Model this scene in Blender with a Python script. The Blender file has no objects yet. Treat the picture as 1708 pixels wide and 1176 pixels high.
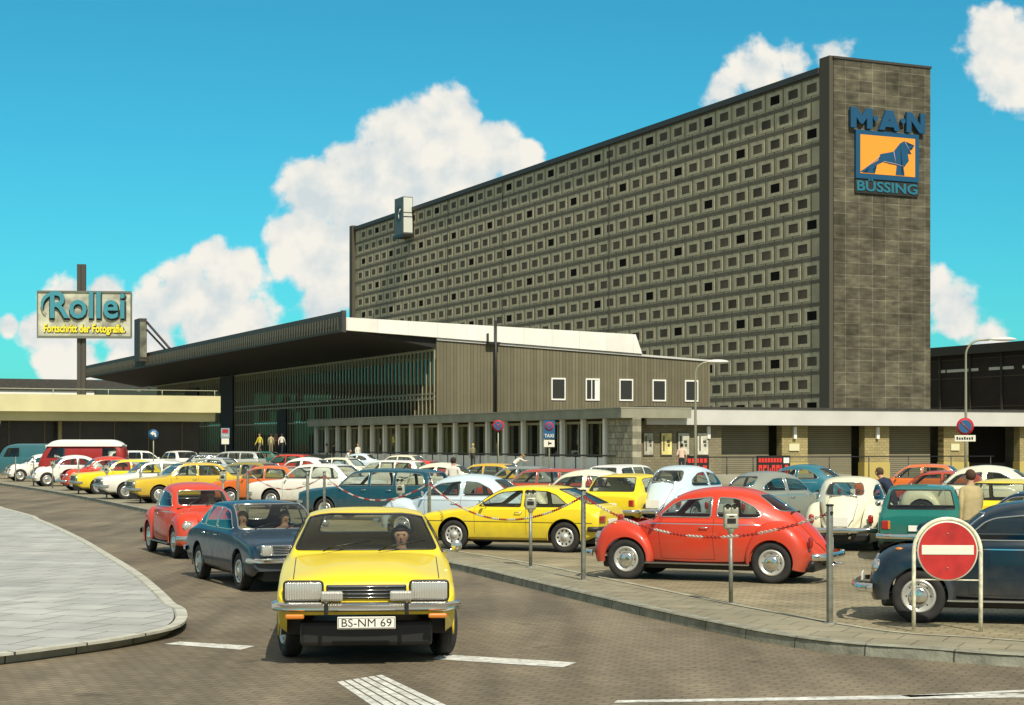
import bpy, bmesh, math, random
from mathutils import Vector, Matrix
R_ = math.radians
random.seed(7)
SC = bpy.context.scene
COL = SC.collection
# ------------------------------------------------------------------ camera
H = 2.2; F = 2900.0; CX = 854.0; HY = 739.0
cam_d = bpy.data.cameras.new('camera'); cam = bpy.data.objects.new('camera', cam_d); COL.objects.link(cam)
cam.location = (0, 0, H); cam.rotation_euler = (R_(90), 0, 0)
cam_d.sensor_fit = 'HORIZONTAL'; cam_d.sensor_width = 36; cam_d.lens = 36*F/1708
cam_d.shift_y = (HY-588)/1708; cam_d.clip_end = 6000; cam_d.clip_start = .2
SC.camera = cam
# ------------------------------------------------------------------ sky and sun
SUN = Vector((.32, -.945, 1.12)).normalized()
w = bpy.data.worlds.new('World'); SC.world = w; w.use_nodes = True
nt = w.node_tree; N = nt.nodes; L = nt.links; N.clear()
out = N.new('ShaderNodeOutputWorld')
sky = N.new('ShaderNodeTexSky'); sky.sky_type = 'NISHITA'; sky.sun_disc = False
sky.sun_elevation = math.asin(SUN.z); sky.sun_rotation = math.atan2(SUN.x, SUN.y)
sky.air_density = 1.0; sky.dust_density = .6; sky.ozone_density = 1.5
SKYTINT = (.20, 1.0, 1.07, 1)
tint = N.new('ShaderNodeMix'); tint.data_type = 'RGBA'; tint.blend_type = 'MULTIPLY'; tint.inputs[0].default_value = 1
L.new(sky.outputs[0], tint.inputs[6]); tint.inputs[7].default_value = SKYTINT
bg1 = N.new('ShaderNodeBackground'); bg1.inputs[1].default_value = .105; L.new(tint.outputs[2], bg1.inputs[0])
tc = N.new('ShaderNodeTexCoord'); sep = N.new('ShaderNodeSeparateXYZ'); L.new(tc.outputs['Generated'], sep.inputs[0])
def M_(op, a, b=None, c=None):
    n = N.new('ShaderNodeMath'); n.operation = op
    for i, v in enumerate((a, b, c)):
        if v is None: continue
        if isinstance(v, (int, float)): n.inputs[i].default_value = v
        else: L.new(v, n.inputs[i])
    return n.outputs[0]
yy = M_('MAXIMUM', M_('ABSOLUTE', sep.outputs[1]), .15)
u = M_('DIVIDE', sep.outputs[0], yy); v = M_('DIVIDE', sep.outputs[2], yy)
comb = N.new('ShaderNodeCombineXYZ'); L.new(u, comb.inputs[0]); L.new(v, comb.inputs[1]); L.new(sep.outputs[1], comb.inputs[2])
nz = N.new('ShaderNodeTexNoise'); nz.inputs['Scale'].default_value = 17; nz.inputs['Detail'].default_value = 9; nz.inputs['Roughness'].default_value = .6
L.new(comb.outputs[0], nz.inputs['Vector'])
nz2 = N.new('ShaderNodeTexNoise'); nz2.inputs['Scale'].default_value = 55; nz2.inputs['Detail'].default_value = 7; L.new(comb.outputs[0], nz2.inputs['Vector'])
blobs = [(525,320,64,1),(505,400,58,1),(565,450,70,1),(600,300,82,1),(680,240,78,1),(755,205,54,1),(812,250,52,1),(868,275,38,1),(640,380,110,1),(760,300,80,1),(700,330,70,1),(370,490,54,.8),(540,510,44,.8),
         (352,428,36,.75),(392,452,46,.72),(310,478,54,.75),(268,520,56,.75),(345,545,66,.75),(415,540,50,.7),(210,545,48,.8),(128,525,58,.85),(172,490,36,.8),(250,590,70,.75),(110,590,50,.8),(60,552,34,.75),(14,543,20,.75),
         (1262,118,48,.66),(1205,150,40,.66),(1385,85,38,.55),(1330,100,40,.45),(1695,105,82,.9),(1660,60,52,.8),(1595,520,55,.8),(1560,485,42,.65),(1650,570,48,.65)]
mask = None
for (bx_, by_, br, bw) in blobs:
    du = M_('SUBTRACT', u, (bx_-CX)/F); dv = M_('SUBTRACT', v, (HY-by_)/F)
    d2_ = M_('ADD', M_('MULTIPLY', du, du), M_('MULTIPLY', dv, dv))
    m = M_('MULTIPLY', M_('SUBTRACT', 1.0, M_('DIVIDE', M_('SQRT', d2_), br/F*1.45)), bw)
    mask = m if mask is None else M_('MAXIMUM', mask, m)
n1 = M_('MULTIPLY', M_('SUBTRACT', nz.outputs[0], .5), 1.05); n2 = M_('MULTIPLY', M_('SUBTRACT', nz2.outputs[0], .5), .75)
front = M_('GREATER_THAN', sep.outputs[1], 0.0)
dens = M_('ADD', M_('ADD', mask, n1), n2)
ramp = N.new('ShaderNodeMapRange'); ramp.interpolation_type = 'SMOOTHSTEP'; L.new(dens, ramp.inputs[0]); ramp.inputs[1].default_value = .18; ramp.inputs[2].default_value = .42
cm = M_('MULTIPLY', ramp.outputs[0], front)
# unseen broken cloud added over and behind the camera to warm the fill light
nb_ = N.new('ShaderNodeTexNoise'); nb_.inputs['Scale'].default_value = 2.2; nb_.inputs['Detail'].default_value = 8; L.new(tc.outputs['Generated'], nb_.inputs['Vector'])
rb_ = N.new('ShaderNodeMapRange'); rb_.interpolation_type = 'SMOOTHSTEP'; L.new(nb_.outputs[0], rb_.inputs[0]); rb_.inputs[1].default_value = .36; rb_.inputs[2].default_value = .52
up_ = N.new('ShaderNodeMapRange'); L.new(M_('MAXIMUM', sep.outputs[2], M_('MULTIPLY', sep.outputs[1], -1.0)), up_.inputs[0]); up_.inputs[1].default_value = .30; up_.inputs[2].default_value = .45
cm = M_('MAXIMUM', cm, M_('MULTIPLY', rb_.outputs[0], up_.outputs[0]))
cr = N.new('ShaderNodeMapRange'); L.new(M_('ADD', nz2.outputs[0], M_('MULTIPLY', nz.outputs[0], .6)), cr.inputs[0]); cr.inputs[1].default_value = .62; cr.inputs[2].default_value = .92
cc = N.new('ShaderNodeMix'); cc.data_type = 'RGBA'; L.new(cr.outputs[0], cc.inputs[0]); cc.inputs[6].default_value = (.70, .78, .80, 1); cc.inputs[7].default_value = (1.0, .965, .88, 1)
bg2 = N.new('ShaderNodeBackground'); L.new(cc.outputs[2], bg2.inputs[0]); L.new(M_('SUBTRACT', .92, M_('MULTIPLY', M_('GREATER_THAN', up_.outputs[0], .02), .36)), bg2.inputs[1])
mx = N.new('ShaderNodeMixShader'); L.new(cm, mx.inputs[0]); L.new(bg1.outputs[0], mx.inputs[1]); L.new(bg2.outputs[0], mx.inputs[2])
L.new(mx.outputs[0], out.inputs[0])
sd = bpy.data.lights.new('sun', 'SUN'); so = bpy.data.objects.new('sun', sd); COL.objects.link(so)
sd.energy = 4.9; sd.angle = R_(.53); sd.color = (1, .93, .80)
so.rotation_euler = (-SUN).to_track_quat('-Z', 'Y').to_euler()
vs = SC.view_settings; vs.view_transform = 'Standard'; vs.look = 'None'; vs.exposure = 0.0; vs.gamma = 1
SC.render.engine = 'CYCLES'

def G(px, py, z=0.0):
    s = (py-HY)/(H-z); return Vector(((px-CX)/s, F/s, z))
def PS(px, s, z=0.0): return Vector(((px-CX)/s, F/s, z))
D1 = Vector((-.4127, .9109, 0)); D2 = Vector((.9109, .4127, 0)); BANG = math.atan2(.4127, .9109)
ROAD = -.12
# ------------------------------------------------------------------ materials
MC = {}
def mat(name, col, rough=.6, metal=0, noise=0, nscale=5, bump=0, bscale=40, coat=0, spec=None):
    if name in MC: return MC[name]
    m = bpy.data.materials.new(name); m.use_nodes = True; t = m.node_tree; b = t.nodes['Principled BSDF']
    b.inputs['Base Color'].default_value = (*col, 1); b.inputs['Roughness'].default_value = rough; b.inputs['Metallic'].default_value = metal
    b.inputs['Coat Weight'].default_value = coat
    if coat: b.inputs['Coat Roughness'].default_value = .04
    if spec is not None: b.inputs['Specular IOR Level'].default_value = spec
    tcn = t.nodes.new('ShaderNodeTexCoord')
    if noise:
        n = t.nodes.new('ShaderNodeTexNoise'); n.inputs['Scale'].default_value = nscale; n.inputs['Detail'].default_value = 6
        t.links.new(tcn.outputs['Object'], n.inputs['Vector'])
        r = t.nodes.new('ShaderNodeMapRange'); r.inputs[1].default_value = .3; r.inputs[2].default_value = .7; r.inputs[3].default_value = 1-noise; r.inputs[4].default_value = 1+noise
        t.links.new(n.outputs[0], r.inputs[0])
        mm = t.nodes.new('ShaderNodeVectorMath'); mm.operation = 'SCALE'; mm.inputs[0].default_value = col; t.links.new(r.outputs[0], mm.inputs['Scale'])
        t.links.new(mm.outputs[0], b.inputs['Base Color'])
    if bump:
        n = t.nodes.new('ShaderNodeTexNoise'); n.inputs['Scale'].default_value = bscale; n.inputs['Detail'].default_value = 4
        t.links.new(tcn.outputs['Object'], n.inputs['Vector'])
        bp = t.nodes.new('ShaderNodeBump'); bp.inputs['Strength'].default_value = bump; bp.inputs['Distance'].default_value = .02
        t.links.new(n.outputs[0], bp.inputs['Height']); t.links.new(bp.outputs[0], b.inputs['Normal'])
    MC[name] = m; return m
def brickmat(name, c1, c2, mortar, scale, bw, bh, msize=.02, rough=.8, stain=.3, plane='xy', rot=0, bump=.3, big=.4, offset=.5):
    m = bpy.data.materials.new(name); m.use_nodes = True; t = m.node_tree; b = t.nodes['Principled BSDF']; b.inputs['Roughness'].default_value = rough
    b.inputs['Specular IOR Level'].default_value = .25
    tcn = t.nodes.new('ShaderNodeTexCoord'); mp = t.nodes.new('ShaderNodeMapping'); src = tcn.outputs['Object']
    if plane != 'xy':
        s = t.nodes.new('ShaderNodeSeparateXYZ'); c = t.nodes.new('ShaderNodeCombineXYZ'); t.links.new(src, s.inputs[0])
        t.links.new(s.outputs[0 if plane == 'xz' else 1], c.inputs[0]); t.links.new(s.outputs[2], c.inputs[1]); src = c.outputs[0]
    mp.inputs['Rotation'].default_value = (0, 0, rot); t.links.new(src, mp.inputs[0])
    br = t.nodes.new('ShaderNodeTexBrick'); t.links.new(mp.outputs[0], br.inputs['Vector'])
    br.inputs['Color1'].default_value = (*c1, 1); br.inputs['Color2'].default_value = (*c2, 1); br.inputs['Mortar'].default_value = (*mortar, 1)
    br.inputs['Scale'].default_value = scale; br.inputs['Brick Width'].default_value = bw; br.inputs['Row Height'].default_value = bh; br.inputs['Mortar Size'].default_value = msize
    br.offset = offset
    n = t.nodes.new('ShaderNodeTexNoise'); n.inputs['Scale'].default_value = big; n.inputs['Detail'].default_value = 8; n.inputs['Roughness'].default_value = .65; t.links.new(tcn.outputs['Object'], n.inputs['Vector'])
    r = t.nodes.new('ShaderNodeMapRange'); r.inputs[1].default_value = .3; r.inputs[2].default_value = .7; r.inputs[3].default_value = 1-stain; r.inputs[4].default_value = 1+stain; t.links.new(n.outputs[0], r.inputs[0])
    mm = t.nodes.new('ShaderNodeVectorMath'); mm.operation = 'SCALE'; t.links.new(br.outputs[0], mm.inputs[0]); t.links.new(r.outputs[0], mm.inputs['Scale'])
    t.links.new(mm.outputs[0], b.inputs['Base Color'])
    if bump:
        bp = t.nodes.new('ShaderNodeBump'); bp.inputs['Strength'].default_value = bump; bp.inputs['Distance'].default_value = .02
        t.links.new(br.outputs[0], bp.inputs['Height']); t.links.new(bp.outputs[0], b.inputs['Normal'])
    return m
def glassmat(name, tintc=(.55, .62, .60), gl=.10):
    m = bpy.data.materials.new(name); m.use_nodes = True; t = m.node_tree; t.nodes.clear()
    o = t.nodes.new('ShaderNodeOutputMaterial'); a = t.nodes.new('ShaderNodeBsdfTransparent'); g = t.nodes.new('ShaderNodeBsdfGlossy'); x = t.nodes.new('ShaderNodeMixShader')
    fr = t.nodes.new('ShaderNodeLayerWeight'); fr.inputs[0].default_value = .35
    r = t.nodes.new('ShaderNodeMapRange'); r.inputs[3].default_value = gl; r.inputs[4].default_value = .8
    t.links.new(fr.outputs['Facing'], r.inputs[0])
    pw = t.nodes.new('ShaderNodeMath'); pw.operation = 'POWER'; pw.inputs[1].default_value = 3.0; t.links.new(fr.outputs['Facing'], pw.inputs[0]); t.links.new(pw.outputs[0], r.inputs[0])
    t.links.new(r.outputs[0], x.inputs[0])
    a.inputs[0].default_value = (*tintc, 1); g.inputs['Roughness'].default_value = .03; g.inputs[0].default_value = (.9, .95, .95, 1)
    t.links.new(a.outputs[0], x.inputs[1]); t.links.new(g.outputs[0], x.inputs[2]); t.links.new(x.outputs[0], o.inputs[0]); return m
GLASS = glassmat('car_glass', (.74, .78, .74), .05)
CHROME = mat('chrome', (.75, .74, .70), .16, 1)
STEEL = mat('galvanised steel', (.27, .275, .23), .5, .6, noise=.25, nscale=9)
BLACK = mat('black trim', (.015, .015, .014), .45)
RUBBER = mat('tyre rubber', (.022, .021, .019), .85, noise=.3, nscale=8)
DARKIN = mat('dark interior', (.03, .028, .025), .8)
SEATM = mat('seat vinyl', (.10, .085, .06), .6)
SEATL = mat('light seat vinyl', (.33, .28, .19), .6)
WHITE = mat('white paint', (.80, .79, .72), .5)
LENS = mat('headlamp glass', (.62, .61, .54), .22, .55, coat=1)
_t = LENS.node_tree; _w = _t.nodes.new('ShaderNodeTexWave'); _w.inputs['Scale'].default_value = 14; _w.bands_direction = 'Y'; _tc = _t.nodes.new('ShaderNodeTexCoord'); _t.links.new(_tc.outputs['Object'], _w.inputs[0])
_b = _t.nodes.new('ShaderNodeBump'); _b.inputs['Strength'].default_value = .5; _b.inputs['Distance'].default_value = .01; _t.links.new(_w.outputs[1], _b.inputs['Height']); _t.links.new(_b.outputs[0], _t.nodes['Principled BSDF'].inputs['Normal'])
ORANGE = mat('orange lens', (.62, .20, .02), .25, coat=.6)
REDL = mat('red lens', (.35, .015, .01), .25, coat=.6)
RIM = mat('rim paint', (.55, .54, .48), .35, .5)
PLATE = mat('number plate white', (.82, .80, .70), .45)
INK = mat('black ink', (.01, .01, .01), .6)
PAINT = {}
def dust(m):
    t = m.node_tree; b = t.nodes['Principled BSDF']; g = t.nodes.new('ShaderNodeTexCoord'); sp_ = t.nodes.new('ShaderNodeSeparateXYZ'); t.links.new(g.outputs['Object'], sp_.inputs[0])
    n = t.nodes.new('ShaderNodeTexNoise'); n.inputs['Scale'].default_value = 6; n.inputs['Detail'].default_value = 8; t.links.new(g.outputs['Object'], n.inputs['Vector'])
    a = t.nodes.new('ShaderNodeMath'); a.operation = 'MULTIPLY_ADD'; t.links.new(n.outputs[0], a.inputs[0]); a.inputs[1].default_value = .5; t.links.new(sp_.outputs[2], a.inputs[2])
    r = t.nodes.new('ShaderNodeMapRange'); t.links.new(a.outputs[0], r.inputs[0]); r.inputs[1].default_value = .95; r.inputs[2].default_value = .45; r.inputs[3].default_value = .0; r.inputs[4].default_value = .40
    mx_ = t.nodes.new('ShaderNodeMix'); mx_.data_type = 'RGBA'; t.links.new(r.outputs[0], mx_.inputs[0]); src = b.inputs['Base Color'].links[0].from_socket; t.links.new(src, mx_.inputs[6]); mx_.inputs[7].default_value = (.16, .13, .09, 1)
    t.links.new(mx_.outputs[2], b.inputs['Base Color']); rr = t.nodes.new('ShaderNodeMapRange'); t.links.new(n.outputs[0], rr.inputs[0]); rr.inputs[3].default_value = .26; rr.inputs[4].default_value = .52; t.links.new(rr.outputs[0], b.inputs['Roughness'])
def paint(key, col, metal=0):
    if key not in PAINT:
        PAINT[key] = mat('car paint '+key, col, .38, metal, noise=.04, nscale=1.3, coat=.45, spec=.3)
        dust(PAINT[key])
    return PAINT[key]
CL = dict(yellow=(.82, .62, .016), red=(.58, .045, .015), navy=(.003, .028, .055), teal=(.005, .065, .095), green=(.01, .14, .11), white=(.78, .76, .66), cream=(.74, .70, .50),
          paleblue=(.52, .62, .66), darkblack=(.004, .018, .032), silver=(.42, .44, .40), olive=(.30, .24, .04), orange=(.68, .15, .02), mustard=(.62, .42, .03), grey=(.22, .24, .20),
          seablue=(.02, .15, .20), bluegrey=(.10, .20, .26), vanred=(.30, .018, .014), vanteal=(.035, .13, .15), ochre=(.66, .40, .02), brickred=(.42, .06, .03))
# ------------------------------------------------------------------ object helpers
def link(o, parent=None):
    COL.objects.link(o)
    if parent is not None: o.parent = parent
    return o
def finish(bm, name, mats, parent=None, smooth=False, ang=38, loc=None, rz=None):
    if smooth:
        for f in bm.faces: f.smooth = True
        for e in bm.edges:
            if len(e.link_faces) == 2:
                e.smooth = e.calc_face_angle(0) < R_(ang)
    me = bpy.data.meshes.new(name); bm.to_mesh(me); bm.free()
    for m in (mats if isinstance(mats, (list, tuple)) else [mats]): me.materials.append(m)
    o = bpy.data.objects.new(name, me); link(o, parent)
    if loc is not None: o.location = loc
    if rz is not None: o.rotation_euler = (0, 0, rz)
    return o
def tag(o, label=None, cat=None, group=None, kind=None):
    if label: o['label'] = label
    if cat: o['category'] = cat
    if group: o['group'] = group
    if kind: o['kind'] = kind
    return o
def empty(name, loc=(0, 0, 0), rz=0, **k):
    o = bpy.data.objects.new(name, None); COL.objects.link(o); o.location = loc; o.rotation_euler = (0, 0, rz); o.empty_display_size = .3
    return tag(o, **k)
def copy_tree(o, parent=None):
    c = o.copy(); COL.objects.link(c); c.parent = parent
    for ch in list(o.children): copy_tree(ch, c)
    return c
def box(bm, x0, x1, y0, y1, z0, z1, mi=0, M=None):
    vs_ = [bm.verts.new(p) for p in ((x0,y0,z0),(x1,y0,z0),(x1,y1,z0),(x0,y1,z0),(x0,y0,z1),(x1,y0,z1),(x1,y1,z1),(x0,y1,z1))]
    if M is not None:
        for q in vs_: q.co = M @ q.co
    fs = []
    for a in ((0,3,2,1),(4,5,6,7),(0,1,5,4),(1,2,6,5),(2,3,7,6),(3,0,4,7)):
        f = bm.faces.new([vs_[i] for i in a]); f.material_index = mi; fs.append(f)
    return vs_, fs
def bbox(bm, x0, x1, y0, y1, z0, z1, bev=.01, mi=0, seg=2, M=None):
    t = bmesh.new(); box(t, x0, x1, y0, y1, z0, z1, mi)
    bmesh.ops.bevel(t, geom=t.edges[:], offset=bev, segments=seg, affect='EDGES', profile=.5)
    for f in t.faces: f.material_index = mi
    merge(bm, t, M)
def merge(bm, t, M=None):
    mp = {}
    for q in t.verts: mp[q] = bm.verts.new(M @ q.co if M is not None else q.co)
    for f in t.faces:
        try: g = bm.faces.new([mp[q] for q in f.verts]); g.material_index = f.material_index; g.smooth = f.smooth
        except ValueError: pass
    t.free()
def tube(bm, pts, r, n=8, mi=0, cap=True, rs=None):
    pts = [Vector(p) for p in pts]; rings = []
    for i, p in enumerate(pts):
        d = (pts[min(i+1, len(pts)-1)]-pts[max(i-1, 0)]).normalized()
        a = d.orthogonal().normalized() if i == 0 else (pa - d*pa.dot(d)).normalized()
        pa = a; b_ = d.cross(a); rr = rs[i] if rs else r
        rings.append([bm.verts.new(p+(a*math.cos(k*2*math.pi/n)+b_*math.sin(k*2*math.pi/n))*rr) for k in range(n)])
    for i in range(len(rings)-1):
        for k in range(n):
            f = bm.faces.new((rings[i][k], rings[i][(k+1) % n], rings[i+1][(k+1) % n], rings[i+1][k])); f.material_index = mi; f.smooth = True
    if cap:
        for rg in (rings[0][::-1], rings[-1]):
            f = bm.faces.new(rg); f.material_index = mi
def lathe(bm, prof, n=24, axis='y', mi=0, M=None):
    rings = []
    for (r, h) in prof:
        rg = []
        for k in range(n):
            a = k*2*math.pi/n; c, s = math.cos(a)*r, math.sin(a)*r
            p = Vector((c, h, s)) if axis == 'y' else (Vector((c, s, h)) if axis == 'z' else Vector((h, c, s)))
            rg.append(bm.verts.new(M @ p if M is not None else p))
        rings.append(rg)
    for i in range(len(rings)-1):
        for k in range(n):
            f = bm.faces.new((rings[i][k], rings[i][(k+1) % n], rings[i+1][(k+1) % n], rings[i+1][k])); f.material_index = mi; f.smooth = True
    return rings
def disc(bm, c, r, nrm, n=28, mi=0, th=0):
    nrm = Vector(nrm).normalized(); a = nrm.orthogonal().normalized(); b_ = nrm.cross(a); c = Vector(c)
    f = bm.faces.new([bm.verts.new(c+(a*math.cos(k*2*math.pi/n)+b_*math.sin(k*2*math.pi/n))*r) for k in range(n)]); f.material_index = mi
    return f
def prism(bm, poly, x0, x1, axis='x', mi=0):
    def P(p, h):
        return (h, p[0], p[1]) if axis == 'x' else ((p[0], h, p[1]) if axis == 'y' else (p[0], p[1], h))
    a = [bm.verts.new(P(p, x0)) for p in poly]; b_ = [bm.verts.new(P(p, x1)) for p in poly]; n = len(poly)
    fs = [bm.faces.new(a[::-1]), bm.faces.new(b_)]
    for i in range(n): fs.append(bm.faces.new((a[i], a[(i+1) % n], b_[(i+1) % n], b_[i])))
    for f in fs: f.material_index = mi
    bmesh.ops.recalc_face_normals(bm, faces=fs)
    return fs
def textobj(name, s, size, mats, parent, Mx, extrude=.01, offset=0, width=None, align='CENTER', shear=0, spacing=1):
    c = bpy.data.curves.new('t', 'FONT'); c.body = s; c.size = size; c.extrude = extrude; c.offset = offset; c.align_x = align; c.align_y = 'CENTER'; c.resolution_u = 3; c.shear = shear; c.space_character = spacing
    o = bpy.data.objects.new('t', c); COL.objects.link(o); bpy.context.view_layer.update()
    dg = bpy.context.evaluated_depsgraph_get(); me = bpy.data.meshes.new_from_object(o.evaluated_get(dg))
    bpy.data.objects.remove(o); me.name = name
    xs = [q.co.x for q in me.vertices]; ww = max(xs)-min(xs)
    if width:
        k = width/ww
        for q in me.vertices: q.co.x *= k
    me.transform(Mx); me.materials.clear(); me.materials.append(mats)
    return link(bpy.data.objects.new(name, me), parent)
def MX(loc, xd, yd):   # text frame: x right, y up
    xd = Vector(xd).normalized(); yd = Vector(yd).normalized(); zd = xd.cross(yd)
    m = Matrix((xd, yd, zd)).transposed().to_4x4(); m.translation = Vector(loc); return m
def pch(pts):
    xs = [p[0] for p in pts]; ys = [p[1] for p in pts]
    if xs[0] > xs[-1]: xs.reverse(); ys.reverse()
    n = len(xs); d = [(ys[i+1]-ys[i])/(xs[i+1]-xs[i]) for i in range(n-1)]
    m = [0]*n; m[0] = d[0]; m[-1] = d[-1]
    for i in range(1, n-1): m[i] = 0 if d[i-1]*d[i] <= 0 else 2*d[i-1]*d[i]/(d[i-1]+d[i])
    def f(x):
        if x <= xs[0]: return ys[0]
        if x >= xs[-1]: return ys[-1]
        i = 0
        while x > xs[i+1]: i += 1
        h = xs[i+1]-xs[i]; t = (x-xs[i])/h
        return (2*t**3-3*t*t+1)*ys[i]+(t**3-2*t*t+t)*h*m[i]+(-2*t**3+3*t*t)*ys[i+1]+(t**3-t*t)*h*m[i+1]
    return f
def rpoly(pts, r=.03, n=4):
    o = []; k = len(pts)
    for i in range(k):
        p = Vector(pts[i]); a = Vector(pts[i-1]); b_ = Vector(pts[(i+1) % k])
        ra = min(r, (a-p).length*.45); rb = min(r, (b_-p).length*.45)
        A = p+(a-p).normalized()*ra; B = p+(b_-p).normalized()*rb
        for j in range(n+1):
            t = j/n; o.append(tuple((1-t)**2*A+2*t*(1-t)*p+t*t*B))
    return o
def circ(cx, cz, r, n=28): return [(cx+r*math.cos(k*2*math.pi/n), cz+r*math.sin(k*2*math.pi/n)) for k in range(n)]
def cut(bm, poly, ax, pred):
    """cut the convex outline into the surface; returns the faces inside it"""
    area = sum(poly[i-1][0]*poly[i][1]-poly[i][0]*poly[i-1][1] for i in range(len(poly)))
    if area < 0: poly = poly[::-1]
    i0, i1 = ax; lo0 = min(p[0] for p in poly); hi0 = max(p[0] for p in poly); lo1 = min(p[1] for p in poly); hi1 = max(p[1] for p in poly)
    fs = []
    for f in bm.faces:
        a0 = [q.co[i0] for q in f.verts]; a1 = [q.co[i1] for q in f.verts]
        if max(a0) > lo0 and min(a0) < hi0 and max(a1) > lo1 and min(a1) < hi1 and pred(f.calc_center_median()): fs.append(f)
    for k in range(len(poly)):
        p = poly[k-1]; q = poly[k]; e = (q[0]-p[0], q[1]-p[1]); l = math.hypot(*e)
        if l < 1e-6: continue
        nrm = [0, 0, 0]; nrm[i0] = -e[1]/l; nrm[i1] = e[0]/l; co = [0, 0, 0]; co[i0] = p[0]; co[i1] = p[1]
        geom = list({g for f in fs for g in (f, *f.edges, *f.verts)})
        res = bmesh.ops.bisect_plane(bm, geom=geom, plane_co=co, plane_no=nrm, dist=1e-5)
        nv = Vector(nrm); cv = Vector(co)
        fs = [g for g in res['geom'] if isinstance(g, bmesh.types.BMFace) and (g.calc_center_median()-cv).dot(nv) > 1e-5]
    return fs
def extract(bm, fs, delete=True):
    t = bmesh.new(); mp = {}
    for f in fs:
        for q in f.verts:
            if q not in mp: mp[q] = t.verts.new(q.co)
        t.faces.new([mp[q] for q in f.verts]).smooth = True
    if delete: bmesh.ops.delete(bm, geom=fs, context='FACES')
    return t
def outline(t):
    es = [e for e in t.edges if len(e.link_faces) == 1]; loops = []; left = set(es)
    while left:
        e = left.pop(); s, c = e.verts; lp = [s.co.copy(), c.co.copy()]
        while c != s:
            nx = [k for k in c.link_edges if k in left]
            if not nx: break
            k = nx[0]; left.discard(k); c = k.other_vert(c); lp.append(c.co.copy())
        loops.append(lp)
    return loops
# ------------------------------------------------------------------ cars
def shell(sp):
    T, W, B, Bo, Rf = (pch(sp[k]) for k in ('T', 'W', 'B', 'bot', 'R')); Cr = pch(sp.get('crown', [(-3, .05), (3, .05)]))
    x0, x1 = sp['x0'], sp['x1']; n = sp.get('n', 84)
    xs = sorted(set([round(x0+(x1-x0)*i/n, 4) for i in range(n+1)]+[round(p[0], 4) for p in sp['T'] if x0 <= p[0] <= x1]))
    xs = [x for i, x in enumerate(xs) if i == 0 or x-xs[i-1] > .006]
    bm = bmesh.new(); rows = []
    for x in xs:
        t, ww, b, bo, r, c = T(x), W(x), B(x), Bo(x), Rf(x), Cr(x)
        b = min(b, t-c-.005); r = min(r, ww-.01); hb = b-bo
        pts = [(ww-.09, bo), (ww-.025, bo+.05), (ww-.005, bo+hb*.25), (ww, bo+hb*.45), (ww, bo+hb*.65), (ww-.008, bo+hb*.84), (ww-.02, b-.025), (ww-.045, b)]
        a0 = min(ww-.05, max(ww-.05, r)); g = max(0, min(1, (t-b-c)/.3))
        for k in range(1, 6):
            q = k/6; pts.append((a0+(r-a0)*q+.03*math.sin(math.pi*q)*g, b+(t-c-b)*q))
        pts.append((r, t-c))
        for q in (.97, .9, .78, .6, .4, .2, 0): pts.append((r*q, t-c*(.45*q*q+.55*q**6)))
        ring = [bm.verts.new((x, -p[0], p[1])) for p in pts]+[bm.verts.new((x, p[0], p[1])) for p in pts[-2::-1]]
        rows.append(ring)
    for i in range(len(rows)-1):
        for k in range(len(rows[0])-1):
            bm.faces.new((rows[i][k], rows[i+1][k], rows[i+1][k+1], rows[i][k+1]))
    bm.faces.new(rows[0]); bm.faces.new(rows[-1][::-1])
    bmesh.ops.recalc_face_normals(bm, faces=bm.faces[:])
    return bm
def glasspart(bm, fs, name, root, trim=CHROME, tr=.011):
    if not fs: return None
    t = extract(bm, fs); lps = outline(t)
    g = finish(t, name, GLASS, root)
    tb = bmesh.new()
    for lp in lps:
        # thin the loop
        o = [lp[0]]
        for p in lp[1:]:
            if (p-o[-1]).length > .02: o.append(p)
        if len(o) > 3:
            o.append(o[0]); o.append(o[1]); tube(tb, o, tr, 6, cap=False)
    finish(tb, 'trim', trim, g)
    return g
def fitwin(sp, poly, m=.048):
    T = pch(sp['T']); C_ = pch(sp.get('crown', [(-3, .05), (3, .05)])); cx = sum(p[0] for p in poly)/len(poly); zb = min(p[1] for p in poly)+.03
    lim = lambda x: T(x)-C_(x)-m
    o = []
    for x, z in poly:
        if z < zb+.02:
            while lim(x) < z and abs(x-cx) > .02: x += .01 if cx > x else -.01
        else: z = min(z, lim(x)); z = max(z, zb)
        o.append((x, z))
    return o
def wpred(sp, s, z0):
    Rf = pch(sp['R']); return lambda c: c.y*s > Rf(c.x)-.003 and c.z > z0
def gap(bm, pts, pred, wd=.007, ax=(0, 2)):
    """shut line cut into the panel, filled with a dark seal"""
    for a, b_ in zip(pts[:-1], pts[1:]):
        a = Vector(a); b_ = Vector(b_); d = (b_-a).normalized(); n = Vector((-d.y, d.x))*wd/2
        for f in cut(bm, [tuple(a+n), tuple(a-n), tuple(b_-n), tuple(b_+n)], ax, pred): f.material_index = 1
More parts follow.
